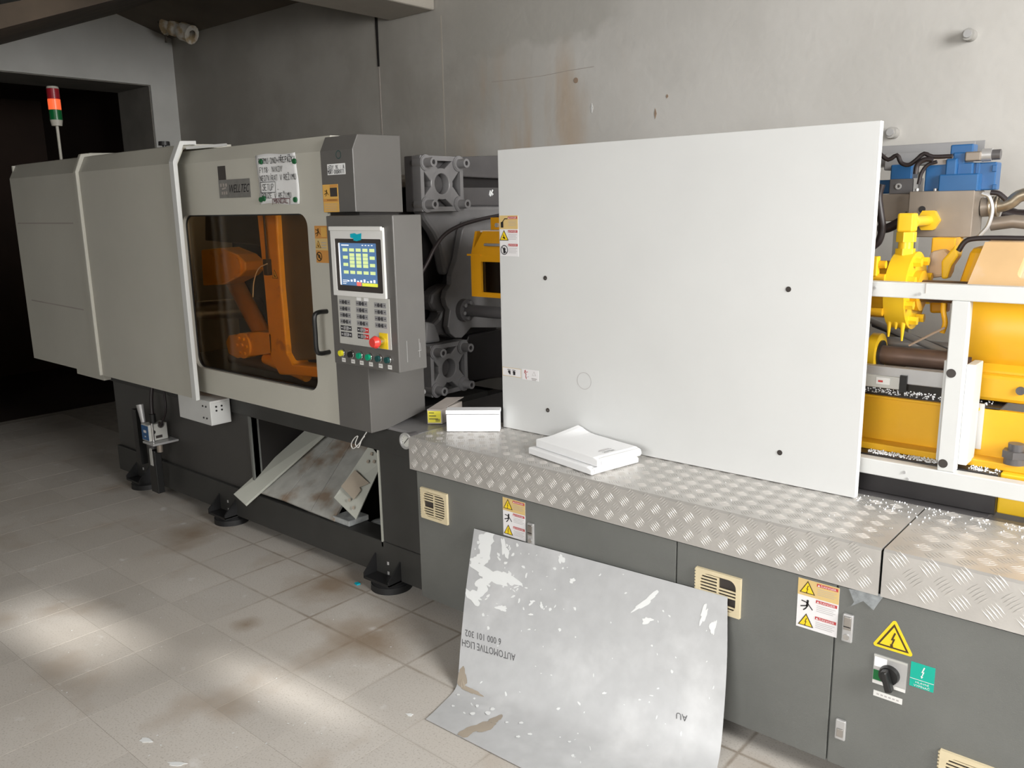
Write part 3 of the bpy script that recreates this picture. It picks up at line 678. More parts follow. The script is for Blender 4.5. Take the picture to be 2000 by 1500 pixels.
traced(((400, 395), (505, 395), (512, 480), (400, 470)), YI+.35, .2, 'rear_crosshead', 'castblk', tg)
a, b = at(455, 545, Y=YI+.25), at(520, 665, Y=YI+.25); MB().tube([a, b], .05, 12).build('rear_link', 'guard', tg)
a, b = at(340, 610, Y=YI+.3), at(500, 600, Y=YI+.3); MB().tube([a, b], .06, 16).build('tie_bar', 'steel', tg)
MB().cyl((-4.3, YI+.12, .79), (-2.95, YI+.12, .79), .035, n=16).build('lower_bar', 'brown', tg)
MB().tube(bez([at(x, y, Y=YI-.03) for x, y in ((522, 515), (505, 525), (496, 550), (494, 580))], 20), .003, 6).build('grease_line', 'wire', tg)
MB().tube(bez([at(x, y, Y=YI-.02) for x, y in ((515, 420), (519, 470), (522, 515))], 10), .006, 6).build('hose', 'hose', tg)
a = at(521, 518, Y=YI-.02); MB().box(a.x-.02, a.x+.015, YI-.03, YI, a.z-.05, a.z+.03).build('grease_fitting', 'castblk', tg, .004)
x0, x1, z0, z1 = rect(YI, (531, 525), (543, 543)); f = front(YI-.001, (x0+x1)/2, (z0+z1)/2-.01); f.tri_sign(0, 0, .03, 'yel', 'signblk', 1, 'hand'); f.build('pinch_sign', tg)
MB().box(-5.1, -3.1, 3.08, 3.1, .74, 1.6).build('rear_guard', 'deep', tg)

# =================================================================== COLUMN AND CONSOLE
colr = thing('guard_post', (-2.68, 2.2, .72), 'dark grey steel post with a sloping cap behind the control console', 'post')
MB().prism([(-2.79, y, z) for y, z in ((2.10, 1.595), (2.10, 1.829), (2.128, 1.884), (2.343, 1.888), (2.343, 1.590))], (.20, 0, 0)).build('upper_box', ['cons'], colr, .003)
MB().prism([(-2.785, y, z) for y, z in ((2.13, 1.55), (2.13, 1.60), (2.33, 1.60), (2.33, 1.55))], (.18, 0, 0)).build('gap_liner', 'deep', colr)
MB().prism([(-2.772, y, z) for y, z in ((2.10, .722), (2.10, 1.02), (2.40, 1.02), (2.40, .76), (2.19, .722))], (.205, 0, 0)).build('lower_box', 'cons', colr, .003)
MB().box(-2.75, -2.60, 2.245, 2.33, 1.0, 1.58).build('spine', 'consdark', colr)
x0, x1, z0, z1 = rect(2.10, (639, 321), (675, 340)); f = front(2.10, x0, z0); w_, h_ = x1-x0, z1-z0
f.slab([(0, 0), (w_, 0), (w_, h_), (0, h_)], 'paper', .0008).hand('JEDY 1K : A', .004, h_*.52, h_*.34, w_*.95, 'ink', .0018).hand('MDRT-DOORATTI', .004, h_*.10, h_*.34, w_*.95, 'ink', .0018); f.build('paper_label', colr)
x0, x1, z0, z1 = rect(2.10, (630, 361), (663, 414)); f = front(2.10, x0, z0); w_, h_ = x1-x0, z1-z0
f.slab([(0, 0), (w_, 0), (w_, h_), (0, h_)], 'stgold', .0008).rect(0, w_, h_*.38, h_*.48, 'storange', 1).rect(w_*.48, w_*.97, h_*.9, h_*.98, 'storange', 1).rect(w_*.48, w_*.94, h_*.56, h_*.88, 'bezdark', 1).man(w_*.24, h_*.70, h_*.15, 'signblk', 2)
f.text('WARNING', w_*.25, w_*.9, h_*.41, h_*.46, 'signblk', 2)
for k in range(4): f.rect(w_*.08, w_*.9, h_*(.06+.075*k), h_*(.075+.075*k), 'stline', 1)
f.build('warning_sticker', colr)
a = at(661, 302, Y=2.10); f = front(2.10, a.x, a.z); f.annulus(0, 0, .016, .003, 'btnd', 1); f.build('lock_cover', colr)
CY = 2.05
con = thing('control_console', (-2.52, 2.12, 1.0), 'grey control console with colour screen, keypad and red emergency stop', 'control panel')
CX0, CX1, CZ0, CZ1 = -2.712, -2.325, 1.003, 1.582
MB().box(CX0, CX1, CY, 2.192, CZ0, CZ1).build('housing', 'cons', con, .004)
MB().box(-2.70, -2.42, 2.192, 2.243, 1.2, 1.4).build('mount', 'black', con)
f = MB(); x0, x1, z0, z1 = rect(CY, (648, 444), (757, 584))
sx0, sx1, sz0, sz1 = rect(CY, (662, 474), (741, 561)); bz0, bz1 = sz0-.022, sz1+.016; bx0_, bx1_ = sx0-.016, sx1+.032
holed_plate(f, x0, x1, z0, z1, rrect(bx0_, bx1_, bz0, bz1, .006), lambda a, b, d: (a, CY-.010+d, b), .010); f.build('screen_frame', 'bezel', con, .003)
MB().box(x0, x1, CY-.018, CY-.008, z1-.012, z1+.004).build('frame_hood', 'bezel', con, .003)
f = MB(); holed_plate(f, bx0_-.001, bx1_+.001, bz0-.001, bz1+.001, rrect(sx0, sx1, sz0, sz1, .003), lambda a, b, d: (a, CY-.007+d, b), .005); f.build('screen_bezel', 'bezdark', con)
f = front(CY-.003, sx0, sz0); w_, h_ = sx1-sx0, sz1-sz0
f.rect(0, w_, 0, h_, 'scr', 1).rect(0, w_*.035, 0, h_, 'scrw', 2)
for i in range(5):
    for j, v in enumerate((.80, .625, .455, .275)):
        if j in (1, 2) and i in (1, 2, 3): continue
        f.rect(w_*(.11+.175*i), w_*(.24+.175*i), h_*v, h_*(v+.075), 'scrg', 2)
for i in (1, 2, 3):
    for j in range(4): f.rect(w_*(.11+.175*i), w_*(.24+.175*i), h_*(.43+.085*j), h_*(.505+.085*j), 'scrg', 2)
f.rect(w_*.08, w_*.28, h_*.935, h_*.96, 'scrw', 2)
for k in range(4): f.rect(w_*(.62+.08*k), w_*(.66+.08*k), h_*.94, h_*.96, 'scrw', 2)
f.rect(w_*.44, w_*.56, .0, h_*.09, 'scrr', 2).rect(w_*.58, w_, 0, h_*.075, 'scry', 2)
for k in range(9): f.rect(w_*(.2+.085*k), w_*(.25+.085*k), h_*(.09), h_*(.12+.02*(k % 3)), 'scrw', 3)
for k in range(3): f.rect(w_*.07, w_*(.16+.03*k), h_*(.03+.04*k), h_*(.045+.04*k), 'scrw', 2)
f.build('screen', con)
tp = rect(CY, (688, 455), (711, 471)); f = front(CY-.0105, tp[0], tp[2]); w_, h_ = tp[1]-tp[0], tp[3]-tp[2]
f.poly([(0, h_*.9), (.0, h_*.45), (w_*.3, h_*.3), (w_*.25, h_*.1), (w_*.55, 0), (w_*.95, h_*.15), (w_, h_), (w_*.6, h_*.85), (w_*.4, h_)], 'cyan', 1); f.build('cyan_tape', con)
kx0, kx1, kz0, kz1 = rect(CY, (660, 580), (766, 686)); kz0 += .004
kp = MB().box(kx0, kx1, CY-.003, CY, kz0, z0).build('keypad', 'keyp', con, .001)
KW, KH = kx1-kx0, z0-kz0
ring_me = {}
def key_at(x, z, tilem, darkm, left):
    f = front(CY-.003, x, z); s_ = -1 if left else 1
    f.slab([(-.016, -.0095), (.016, -.0095), (.016, .0095), (-.016, .0095)], tilem, .0008); f.o = f.o
    f.mb.cyl(f.p(-s_*.009, 0), f.p(-s_*.009, 0)+f.n*.002, .0075, .0065, n=16, m=f.mi(darkm)); f.rect(s_*.004, s_*.011, -.002, .002, 'keyblk' if tilem == 'keytile' else 'stwhite', 1)
    f.build('key', kp)
for ci, cx in enumerate((.145, .48, .83)):
    for ri in range(6):
        if ci == 2 and ri > 3: continue
        zz = kz0+KH*(.865-.133*ri-(.0 if ci else 0))
        for s_ in (0, 1):
            tm = 'keytile' if ri < 4 else ('keyred' if (ci == 1 and s_ == 1) else 'keyblk')
            key_at(kx0+KW*cx+(-.0175 if s_ == 0 else .0175), zz, tm, 'keyblk' if ri < 4 else 'keytile', s_ == 0)
for dx in (.43, .57):
    f = front(CY-.003, kx0+KW*dx, kz0+KH*.955); f.slab([(-.013, -.006), (.013, -.006), (.013, .006), (-.013, .006)], 'paper', .0006); f.build('paper_tab', kp)
ex, ez = kx0+KW*.83, kz0+KH*.165
f = front(CY-.003, ex, ez); f.slab([(-.012, -.03), (.034, -.03), (.034, .03), (-.012, .03)], 'yel', .002); f.build('stop_plate', kp)
MB().cyl((ex+.008, CY-.005, ez), (ex+.008, CY-.035, ez), .012, n=20).build('stop_stem', 'chrome', con)
MB().cyl((ex+.008, CY-.030, ez), (ex+.008, CY-.042, ez), .019, .024, n=28).cyl((ex+.008, CY-.042, ez), (ex+.008, CY-.058, ez), .024, .017, n=28).build('emergency_stop', 'estop', con, .003)
for k, (px, py, mt) in enumerate(((668, 694, 'btny'), (686, 696, 'black'), (703, 700, 'btng'), (721, 703, 'btng'), (740, 706, 'btnd'), (758, 709, 'btnd'))):
    c = at(px+2, py+1, Y=CY); x, z = c.x, CZ0+.046
    pb_ = MB().cyl((x, CY, z), (x, CY-.016, z), .0125, .0115, n=22).build('push_button', mt, con, .002)
    MB().ring((x, CY, z), (0, -1, 0), .0165, .0125, .008, 24).build('button_ring', 'chrome', pb_)
    f = front(CY, x+.004, z-.028); f.slab([(-.011, -.008), (.011, -.008), (.011, .008), (-.011, .008)], 'bezel', .0008); f.rect(-.007, .007, -.002, .002, 'stline', 1); f.build('button_label', pb_)
f = Flat((CX1, 2.08, 1.02), UY, UZ); f.line([(.012, .02), (.012, .10)], .0016, 'zinc', 1); f.build('hatch_line', con)
f = Flat((CX1, 2.08, 1.02), UY, UZ); f.line([(.075, .03), (.075, .10)], .0016, 'zinc', 1).line([(.068, .055), (.082, .055), (.078, .085)], .0014, 'zinc', 1); f.build('hatch_line', con)

# =================================================================== STATIONARY PLATEN
pl = thing('stationary_platen', (-2.85, 2.75, .727), 'dark grey cast platen between the control console and the white panel', 'platen')
XF = -2.72
def tracedX(pxs, X, depth, name, mt, root, bevel=.006):
    pts = [at(x, y, X=X) for x, y in pxs]; return MB().prism(pts, (-depth, 0, 0)).build(name, mt, root, bevel)
MB().box(-3.00, -2.86, 2.46, 3.2, .737, 1.70).build('back_slab', 'castblk', pl, .01)
# raised centre plate with a scalloped rim
raw = [(1000, 425), (935, 425), (912, 432), (903, 450), (898, 475), (893, 505), (886, 525), (882, 540), (882, 556), (873, 568), (870, 583), (873, 597), (879, 606), (877, 622), (875, 638), (880, 652), (890, 660), (902, 660), (912, 650), (920, 640), (1000, 640)]
tracedX(raw, XF, .035, 'centre_plate', 'cast', pl, .004)
# curved arms of the casting
tracedX([(1000, 402), (820, 402), (832, 430), (850, 455), (862, 480), (868, 515), (873, 540), (886, 525), (893, 505), (898, 475), (905, 445), (1000, 420)], XF-.05, .07, 'upper_arm', 'cast', pl, .018)
tracedX([(890, 525), (884, 555), (870, 556), (858, 562), (843, 575), (840, 592), (848, 606), (862, 610), (856, 622), (838, 640), (832, 665), (848, 660), (862, 655), (880, 662), (905, 662), (905, 540)], XF-.045, .08, 'side_lobe', 'castd', pl, .016)
tracedX([(832, 628), (850, 632), (858, 652), (862, 668), (830, 672)], XF-.03, .06, 'lower_arm', 'cast', pl, .012)
tracedX([(1000, 640), (915, 655), (905, 690), (915, 745), (1000, 735)], XF-.10, .05, 'lower_web', 'castblk', pl)
# top cross beam behind the upper plate
tracedX([(1000, 303), (895, 306), (895, 402), (1000, 402)], XF-.09, .06, 'beam_web', 'castblk', pl)
tracedX([(1000, 303), (895, 306), (895, 345), (1000, 350)], XF-.05, .06, 'beam_upper', 'castd', pl)
tracedX([(1000, 366), (895, 366), (895, 402), (1000, 402)], XF-.06, .05, 'beam_lower', 'castd', pl)
a = at(958, 377, X=XF-.06)
for k in range(7):
    MB().cyl(a+Vector((0, random.uniform(-.012, .012), random.uniform(-.015, .015))), a+Vector((.006, random.uniform(-.012, .012), random.uniform(-.015, .015))), .004, n=6).build('paint_fleck', 'paint', pl)
def tie_plate(Y0, Y1, Z0, Z1, X, th, label):
    r = thing('tie_bar_plate', (X, (Y0+Y1)/2, Z0), label, 'clamp plate', 'tie bar plates bolted to the platen')
    cy, cz = (Y0+Y1)/2, (Z0+Z1)/2; P = lambda a, b, d: (X-d, a, b); f = MB()
    holed_plate(f, Y0, Y1, Z0, Z1, rrect(Y0+.020, Y1-.020, Z0+.020, Z1-.020, .03), P, .05)
    f.ring((X-.05, cy, cz), (1, 0, 0), .068, .044, .047, 32)
    hy, hz = (Y1-Y0)/2-.03, (Z1-Z0)/2-.03
    for sy in (-1, 1):
        for sz in (-1, 1):
            d = Vector((0, sy*hy, sz*hz)); u = d.normalized(); n_ = Vector((0, -u.z, u.y)); c = Vector((X-.048, cy, cz))
            p0, p1 = c+u*.055, c+d
            f.prism([p0-n_*.036, p1-n_*.030, p1+n_*.030, p0+n_*.036], (.045, 0, 0))
            f.cyl(c+d, c+d+Vector((.054, 0, 0)), .034, n=24)
    f.build('lattice', 'cast', r, .004)
    MB().box(X-th, X-.05, Y0, Y1, Z0, Z1).build('backing', 'castd', r, .004)
    MB().cyl((X-.052, cy, cz), (X-.045, cy, cz), .043, n=24).build('tie_bar_end', 'castd', r)
    for sy in (-1, 1):
        for sz in (-1, 1):
            y, z = cy+sy*hy, cz+sz*hz
            b = MB().cyl((X, y, z), (X+.009, y, z), .030, n=24).cyl((X+.009, y, z), (X+.050, y, z), .0195, n=24).ring((X+.05, y, z), (1, 0, 0), .0195, .0105, .004, 20).build('bolt', 'cast', r)
            MB().cyl((X+.048, y, z), (X+.0505, y, z), .0105, n=6, smooth=False).build('hex_socket', 'castblk', b)
    return r
tie_plate(2.55, 2.812, 1.590, 1.826, -2.70, .10, 'upper cast tie bar plate with four socket bolts beside the grey post')
tie_plate(2.567, 2.805, .765, 1.000, -2.70, .10, 'lower cast tie bar plate with four socket bolts just above the bed deck')
# tie bars along the machine
for z in (1.708, .882): MB().cyl((-2.80, 2.68, z), (-3.05, 2.68, z), .05, n=24).build('tie_bar', 'steel', pl)
# guide block near the lower column
a = at(795, 768, X=-2.60); b = at(828, 765, X=-2.60)
MB().tube([a, b], .012, 10).build('guide_pin', 'zinc', pl); MB().box(-2.64, -2.58, a.y-.03, a.y, a.z-.03, a.z+.03).build('guide_block', 'black', pl)
# nozzle guard
ng = thing('nozzle_guard', (-2.4, 2.7, 1.1), 'orange sheet metal nozzle guard box with smoked window', 'guard')
YG = 2.60
g0 = rect(YG, (918, 452), (985, 588)); gx0, gz0, gz1 = g0[0], g0[2]+.01, g0[3]; gx1 = gx0+.62
pane = rect(YG, (939, 511), (985, 576))
outline = [at(x, y, Y=YG) for x, y in ((916, 490), (919, 579))]
f = MB(); pz0, pz1 = pane[2]+.005, pane[3]
holed_plate(f, gx0, gx1, gz0, 1.41, rrect(pane[0], gx1-.08, pz0, pz1, .004), lambda a, b, d: (a, YG+d, b), .012); f.build('front_panel', 'guard', ng)
f = MB().prism([(gx0, YG, 1.41), (gx0+.045, YG+.03, gz1), (gx1, YG+.03, gz1), (gx1, YG, 1.41)], (0, .012, 0)); f.build('sloped_panel', 'guard', ng)
MB().prism([(gx0, YG+.002, gz0), (gx0, YG+.002, 1.41), (gx0, YG+.03, gz1), (gx0, YG+.25, gz1), (gx0, YG+.25, gz0)], (.01, 0, 0)).build('side_panel', 'guard', ng)
MB().box(gx0+.03, gx1, YG+.03, YG+.28, gz1-.004, gz1+.004).build('top_panel', 'dusty', ng)
MB().box(pane[0]-.01, gx1-.07, YG+.014, YG+.018, pz0-.01, pz1+.01).build('window_pane', 'smoke', ng)
MB().box(gx0-.015, gx0+.06, YG-.008, YG, 1.405, 1.413).build('seam_lip', 'guard', ng)
a = at(960, 473, Y=YG); MB().tube([(a.x-.02, YG-.0, a.z-.01), (a.x-.02, YG-.02, a.z-.01), (a.x+.2, YG-.02, a.z-.01), (a.x+.2, YG, a.z-.01)], .006, 8).build('handle', 'zinc', ng)
a = rect(YG+.1, (952, 425), (990, 455)); MB().box(a[0], a[0]+.3, YG+.12, YG+.16, a[2], a[3]).build('hinge_bracket', 'guard', ng); MB().cyl((a[0]+.04, YG+.12, (a[2]+a[3])/2), (a[0]+.04, YG+.11, (a[2]+a[3])/2), .01, n=6, smooth=False).build('bolt', 'zinc', ng)
MB().box(gx0+.02, gx1, YG+.3, YG+.32, gz0, gz1).build('rear_panel', 'castblk', ng)
# carriage cylinder rod with a flange
cr_ = thing('carriage_rod', (-2.45, 2.68, 1.18), 'dark round carriage rod with bolted flange under the orange guard', 'rod')
c = at(905, 605, X=XF); c2_ = c+Vector((.03, 0, 0))
MB().cyl(c, c2_, .052, n=28).build('flange', 'castd', cr_, .004)
for k in range(6):
    t = k*math.pi/3+.3; q = c2_+Vector((0, .036*math.cos(t), .036*math.sin(t))); MB().cyl(q, q+Vector((.014, 0, 0)), .009, n=10).build('bolt', 'cast', cr_)
MB().cyl(c2_, c2_+Vector((1.2, 0, 0)), .027, n=24).build('rod', 'castd', cr_); MB().ring(c2_+Vector((.27, 0, 0)), (1, 0, 0), .034, .026, .02, 24).build('collar', 'zinc', cr_)
# hose across the platen
MB().tube(bez([at(x, y, X=XF+.10) for x, y in ((822, 535), (836, 510), (850, 482), (870, 457), (900, 440), (940, 428), (985, 419))], 40), .0085, 10).build('platen_hose', 'hose', None, label='black rubber hose curving across the grey platen', cat='hose')

# =================================================================== TREAD PLATES
def tread(x0, x1, label, C_=.0405):
    r = thing('tread_plate', ((x0+x1)/2, 2.34, .597), label, 'tread plate', None)
    y0, y1, zt, zb = 2.140, 2.530, .727, .597
    MB().prism([(x0, y, z) for y, z in ((y0, zb), (y0, zt-.006), (y0+.006, zt), (y1, zt), (y1, zt-.006), (y0+.006, zt-.006), (y0+.006, zb))], (x1-x0, 0, 0)).build('folded_sheet', 'alu', r)
    mb = MB(); ks = C_/.0435; s2 = math.sqrt(.5)
    def bars(O, U, V, N_, W, H):
        n = int((W+H)/C_)+2
        for i in range(-n, n):
            for j in range(-n, n):
                cu_, cv_ = (i+j)*C_*s2, (i-j)*C_*s2
                if not (.016 < cu_ < W-.016 and .015 < cv_ < H-.015): continue
                ang = math.radians(45 if (i+j) % 2 == 0 else -45)
                d = U*math.cos(ang)+V*math.sin(ang); e = U*-math.sin(ang)+V*math.cos(ang); c = O+U*cu_+V*cv_
                for k in range(5):
                    q = c+e*((k-2)*.0078*ks); L_ = (.0185-.0014*abs(k-2))*ks; wd = .0023*ks
                    mb.add([q-d*L_, q-e*wd, q+d*L_, q+e*wd, q-d*L_*.45+N_*.0011, q+d*L_*.45+N_*.0011],
                           [(0, 1, 4), (1, 5, 4), (1, 2, 5), (2, 3, 5), (3, 4, 5), (3, 0, 4)])
    bars(Vector((x0, y0+.002, zt)), UX, UY, UZ, x1-x0, y1-y0-.002)
    bars(Vector((x0, y0, zb)), UX, UZ, -UY, x1-x0, zt-zb)
    mb.build('tread_bars', 'alubar', r, kind='stuff')
    return r
tread(-2.393, -.609, 'long folded checker plate step along the grey cabinet with manuals lying on it')
tread(-.603, .9, 'folded checker plate step above the main switch, beyond the joint', .052)

# =================================================================== ELECTRICAL CABINET
cab = thing('electrical_cabinet', (-.9, 2.35, .0), 'long dark grey electrical cabinet with doors below the checker plate', 'cabinet')
CF = 2.147
MB().box(-2.36, .9, CF+.012, 2.60, .06, .590).build('body', 'cab', cab, .003)
MB().box(-2.25, .9, CF+.10, 2.55, .0, .06).build('plinth', 'deep', cab)
dlist = [(-2.362, -1.2045), (-1.2005, -.7165), (-.7125, .30), (.304, .9)]; cdoors = []
for x0, x1 in dlist: cdoors.append(MB().box(x0, x1, CF, CF+.011, .062, .592).build('door', 'cab', cab, .002))
def vent(px_tl, doorobj, broken, wh=(.145, .125)):
    a = at(*px_tl, Y=CF); x0, z1 = a.x, a.z; w_, h_ = wh; z0 = z1-h_
    f = MB(); holed_plate(f, x0, x0+w_, z0, z1, rrect(x0+.016, x0+w_-.014, z0+.012, z1-.012, .024), lambda a, b, d: (a, CF-.010+d, b), .010)
    fr = f.build('vent_grille', 'cream', doorobj)
    MB().box(x0+.012, x0+w_-.010, CF-.0015, CF-.0005, z0+.014, z1-.014).build('vent_back', 'bezdark', doorobj)
    MB().box(x0+w_*.5-.003, x0+w_*.5+.003, CF-.008, CF-.002, z0+.015, z1-.015).build('vent_mullion', 'cream', doorobj)
    n = 10
    for k in range(n):
        z = z0+.017+(h_-.034)*k/(n-1)
        for s_ in (0, 1):
            if (k, s_) in broken: continue
            xa, xb = (x0+.015, x0+w_*.5-.002) if s_ == 0 else (x0+w_*.5+.002, x0+w_-.013)
            MB().prism([(xa, CF-.009, z-.0024), (xa, CF-.006, z-.0024), (xa, CF-.006, z+.0024), (xa, CF-.009, z+.0024)], (xb-xa, 0, 0)).build('slat', 'cream', doorobj)
    for k in range(12):
        z = z0+.008+(h_-.016)*k/11; MB().box(x0-.004, x0+.004, CF-.008, CF-.001, z-.0028, z+.0028).build('fin', 'cream', doorobj)
vent((824, 950), cdoors[0], {(4, 0), (5, 0)})
vent((1362, 1105), cdoors[1], {(8, 1), (9, 1), (7, 1), (2, 1), (3, 1)})
vent((1838, 1461), cdoors[2], {(10, 0)})
def danger_sticker(x0, z0, w_, h_, root, Y, tan_top=True, pics=('bolt', 'man', 'bolt')):
    f = front(Y, x0, z0); f.slab([(0, 0), (w_, 0), (w_, h_), (0, h_)], 'stwhite', .0008)
    rh = h_/3
    if tan_top: f.rect(0, w_, 2*rh, h_, 'sttan', 1)
    for k, pc in enumerate(pics):
        b = h_-(k+1)*rh; cx, cy = w_*.24, b+rh*.46
        if pc == 'bolt': f.tri_sign(cx, cy-.04*rh, rh*.52, 'yel', 'signblk', 2)
        elif pc == 'hand': f.tri_sign(cx, cy-.04*rh, rh*.52, 'yel', 'signblk', 2, 'hand')
        elif pc == 'man': f.man(cx, cy, rh*.42, 'ink', 2)
        elif pc == 'no': f.annulus(cx, cy, rh*.36, rh*.06, 'ink', 2); f.line([(cx-rh*.24, cy+rh*.24), (cx+rh*.24, cy-rh*.24)], rh*.06, 'ink', 3); f.disc(cx, cy+.05*rh, rh*.13, 'ink', 2); f.rect(cx-.1*rh, cx+.1*rh, cy-.25*rh, cy, 'ink', 2)
        elif pc == 'arm': f.poly([(cx-.3*rh, cy-.35*rh), (cx-.05*rh, cy-.35*rh), (cx-.05*rh, cy+.1*rh), (cx-.3*rh, cy+.05*rh)], 'ink', 2).line([(cx-.2*rh, cy), (cx+.1*rh, cy+.3*rh), (cx+.35*rh, cy+.3*rh)], rh*.07, 'ink', 2)
        f.rect(w_*.46, w_*.97, b+rh*.74, b+rh*.92, 'red', 2); f.text('DANGER', w_*.56, w_*.93, b+rh*.77, b+rh*.89, 'stwhite', 3); f.poly([(w_*.48, b+rh*.77), (w_*.54, b+rh*.77), (w_*.51, b+rh*.89)], 'stwhite', 3)
        for q in range(4): f.rect(w_*.48, w_*(.94-.05*(q % 2)), b+rh*(.58-.11*q), b+rh*(.605-.11*q), 'stline', 2)
    return f.build('danger_sticker', root)
a = at(982, 970, Y=CF); danger_sticker(a.x, a.z-.145, .105, .145, cdoors[0], CF)
a, b = at(1560, 1127, Y=CF), at(1637, 1246, Y=CF); danger_sticker(a.x, a.z-.145, b.x-a.x-.004, .145, cdoors[1], CF)
def latch(px, py, root, full=True):
    a = at(px, py, Y=CF); x, z = a.x, a.z
    l = MB().box(x-.014, x+.014, CF-.010, CF, z-.040 if full else z-.03, z+.040 if full else z+.03).build('latch', 'zinc', root, .003)
    if full:
        MB().box(x-.010, x+.010, CF-.013, CF-.009, z-.004, z+.034).build('latch_lever', 'steel', l, .002)
        MB().cyl((x, CF-.009, z-.024), (x, CF-.014, z-.024), .008, n=16).build('lock', 'chrome', l); MB().box(x-.009, x+.009, CF-.0135, CF-.0125, z+.004, z+.007).build('lever_slot', 'castblk', l)
    else: MB().box(x-.009, x+.009, CF-.013, CF-.009, z-.020, z+.005).build('latch_lever', 'steel', l, .002)
latch(1039, 1042, cdoors[0]); latch(1657, 1225, cdoors[2]); latch(1643, 1423, cdoors[2], False)
# main switch, signs
d3 = cdoors[2]
a, b = at(1710, 1280, Y=CF), at(1771, 1345, Y=CF); sx0, sx1 = a.x, b.x; sz1 = at(1711, 1273, Y=CF).z; sz0 = at(1710, 1330, Y=CF).z
cx, cz = (sx0+sx1)/2-.002, (sz0+sz1)/2-.004; hw = (sx1-sx0)/2; hh = (sz1-sz0)/2
f = front(CF, cx, cz); f.slab([(-hw, -hh), (hw, -hh), (hw, hh), (-hw, hh)], 'zinc', .004).rect(-hw, hw, hh*.86, hh, 'keyp', 1).rect(-hw*.95, -hw*.2, hh*.2, hh*.85, 'cardw', 1).rect(-hw*.98, -hw*.45, -hh*.75, -hh*.05, 'lampgrn', 1).rect(-hw*1.0, hw, -hh*1.0, -hh*.78, 'bezel', 1); sw = f.build('main_switch_plate', d3)
MB().cyl((cx, CF-.004, cz-.004), (cx, CF-.018, cz-.004), .026, .024, n=30).build('switch_base', 'black', sw, .002)
t = math.radians(-18); dd = Vector((math.sin(t), 0, math.cos(t))); ee = Vector((math.cos(t), 0, -math.sin(t))); c = Vector((cx, CF-.018, cz-.004))
MB().prism([c-dd*.034-ee*.009, c-dd*.034+ee*.009, c+dd*.022+ee*.008, c+dd*.022-ee*.008], (0, -.026, 0)).build('switch_knob', 'black', sw, .004)
for k, zz in enumerate((sz0-.016,)):
    f = front(CF, cx, zz-.018); f.slab([(-hw*.9, -.008), (hw*.85, -.008), (hw*.85, .008), (-hw*.9, .008)], 'bezel', .0012)
    for q in range(6): f.rect(-hw*.7+q*hw*.24, -hw*.55+q*hw*.24, -.002, .002, 'stline', 1)
    f.build('switch_label', d3)
p0, p1, p2 = at(1747, 1213, Y=CF), at(1707, 1258, Y=CF), at(1781, 1278, Y=CF)
tr = (p2.x-p1.x)/2/math.cos(math.radians(30)); cxx, czz = (p1.x+p2.x)/2, p1.z+tr*.5
f = front(CF, cxx, czz)
pts = []
for a_ in (90, 210, 330):
    for da in (-50, -25, 0, 25, 50):
        pts.append((tr*.90*math.cos(math.radians(a_))+tr*.11*math.cos(math.radians(a_+da)), tr*.90*math.sin(math.radians(a_))+tr*.11*math.sin(math.radians(a_+da))))
f.slab(pts, 'yel', .0008); f.tri_sign(0, 0, tr*.86, 'yel', 'signblk', 1); f.bolt(0, .02*tr, tr*.40, 'signblk', 4); f.build('voltage_sign', d3)
a, b = at(1780, 1291, Y=CF), at(1823, 1352, Y=CF); w_, h_ = b.x-a.x, .068; f = front(CF, a.x, a.z-h_)
f.slab([(0, 0), (w_, 0), (w_, h_), (0, h_)], 'teal', .0008).bolt(w_*.52, h_*.66, h_*.24, 'stwhite', 1).rect(0, w_, h_*.325, h_*.345, 'stwhite', 1).text('HLAVNÍ', w_*.25, w_*.80, h_*.18, h_*.28, 'stwhite', 1).text('VYPÍNAČ', w_*.18, w_*.84, h_*.04, h_*.15, 'stwhite', 1); f.build('main_switch_sign', d3)
# torn film hanging from the joint of the plates
pts = [(1658, 1150), (1668, 1176), (1662, 1184), (1686, 1174), (1706, 1192), (1716, 1178), (1728, 1162)]
MB().prism([at(x, y, Y=2.142) for x, y in pts], (0, .001, 0)).build('torn_film', 'cob', None, label='torn grey film hanging from the joint of the checker plates', cat='film')

# =================================================================== WHITE PANEL
wpn = thing('white_panel', (-1.49, 2.485, .7295), 'large plain white sheet metal panel standing on the checker plate', 'panel')
PY = 2.473
MB().box(-2.190, -.789, PY, PY+.024, .7295, 1.815).build('sheet', 'white', wpn, .002)
for px, py in ((1065, 543), (1540, 565), (1523, 884), (1070, 801)):
    c = at(px, py, Y=PY); MB().cyl((c.x, PY+.002, c.z), (c.x, PY-.0015, c.z), .0085, n=16).build('bolt_hole', 'bezdark', wpn)
    if px < 1100: MB().cyl((c.x+.002, PY, c.z-.001), (c.x+.002, PY-.003, c.z-.001), .004, n=10).build('bolt', 'steel', wpn)
c = at(1141, 744, Y=PY); f = front(PY, c.x, c.z); f.annulus(0, 0, .032, .0016, 'stline', 1, 36); f.build('knockout_ring', wpn)
a, b = at(973, 421, Y=PY), at(1013, 501, Y=PY); danger_sticker(-2.186, b.z, b.x+2.186, a.z-b.z, wpn, PY, True, ('arm', 'hand', 'no'))
a, b = at(982, 714, Y=PY), at(1018, 740, Y=PY); w_, h_ = b.x-a.x, a.z-b.z-.01; f = front(PY, a.x, b.z+.005)
f.slab([(0, 0), (w_, 0), (w_, h_), (0, h_)], 'stwhite', .0008).line([(0, 0), (w_, 0), (w_, h_), (0, h_), (0, 0)], .0015, 'sttan', 1)
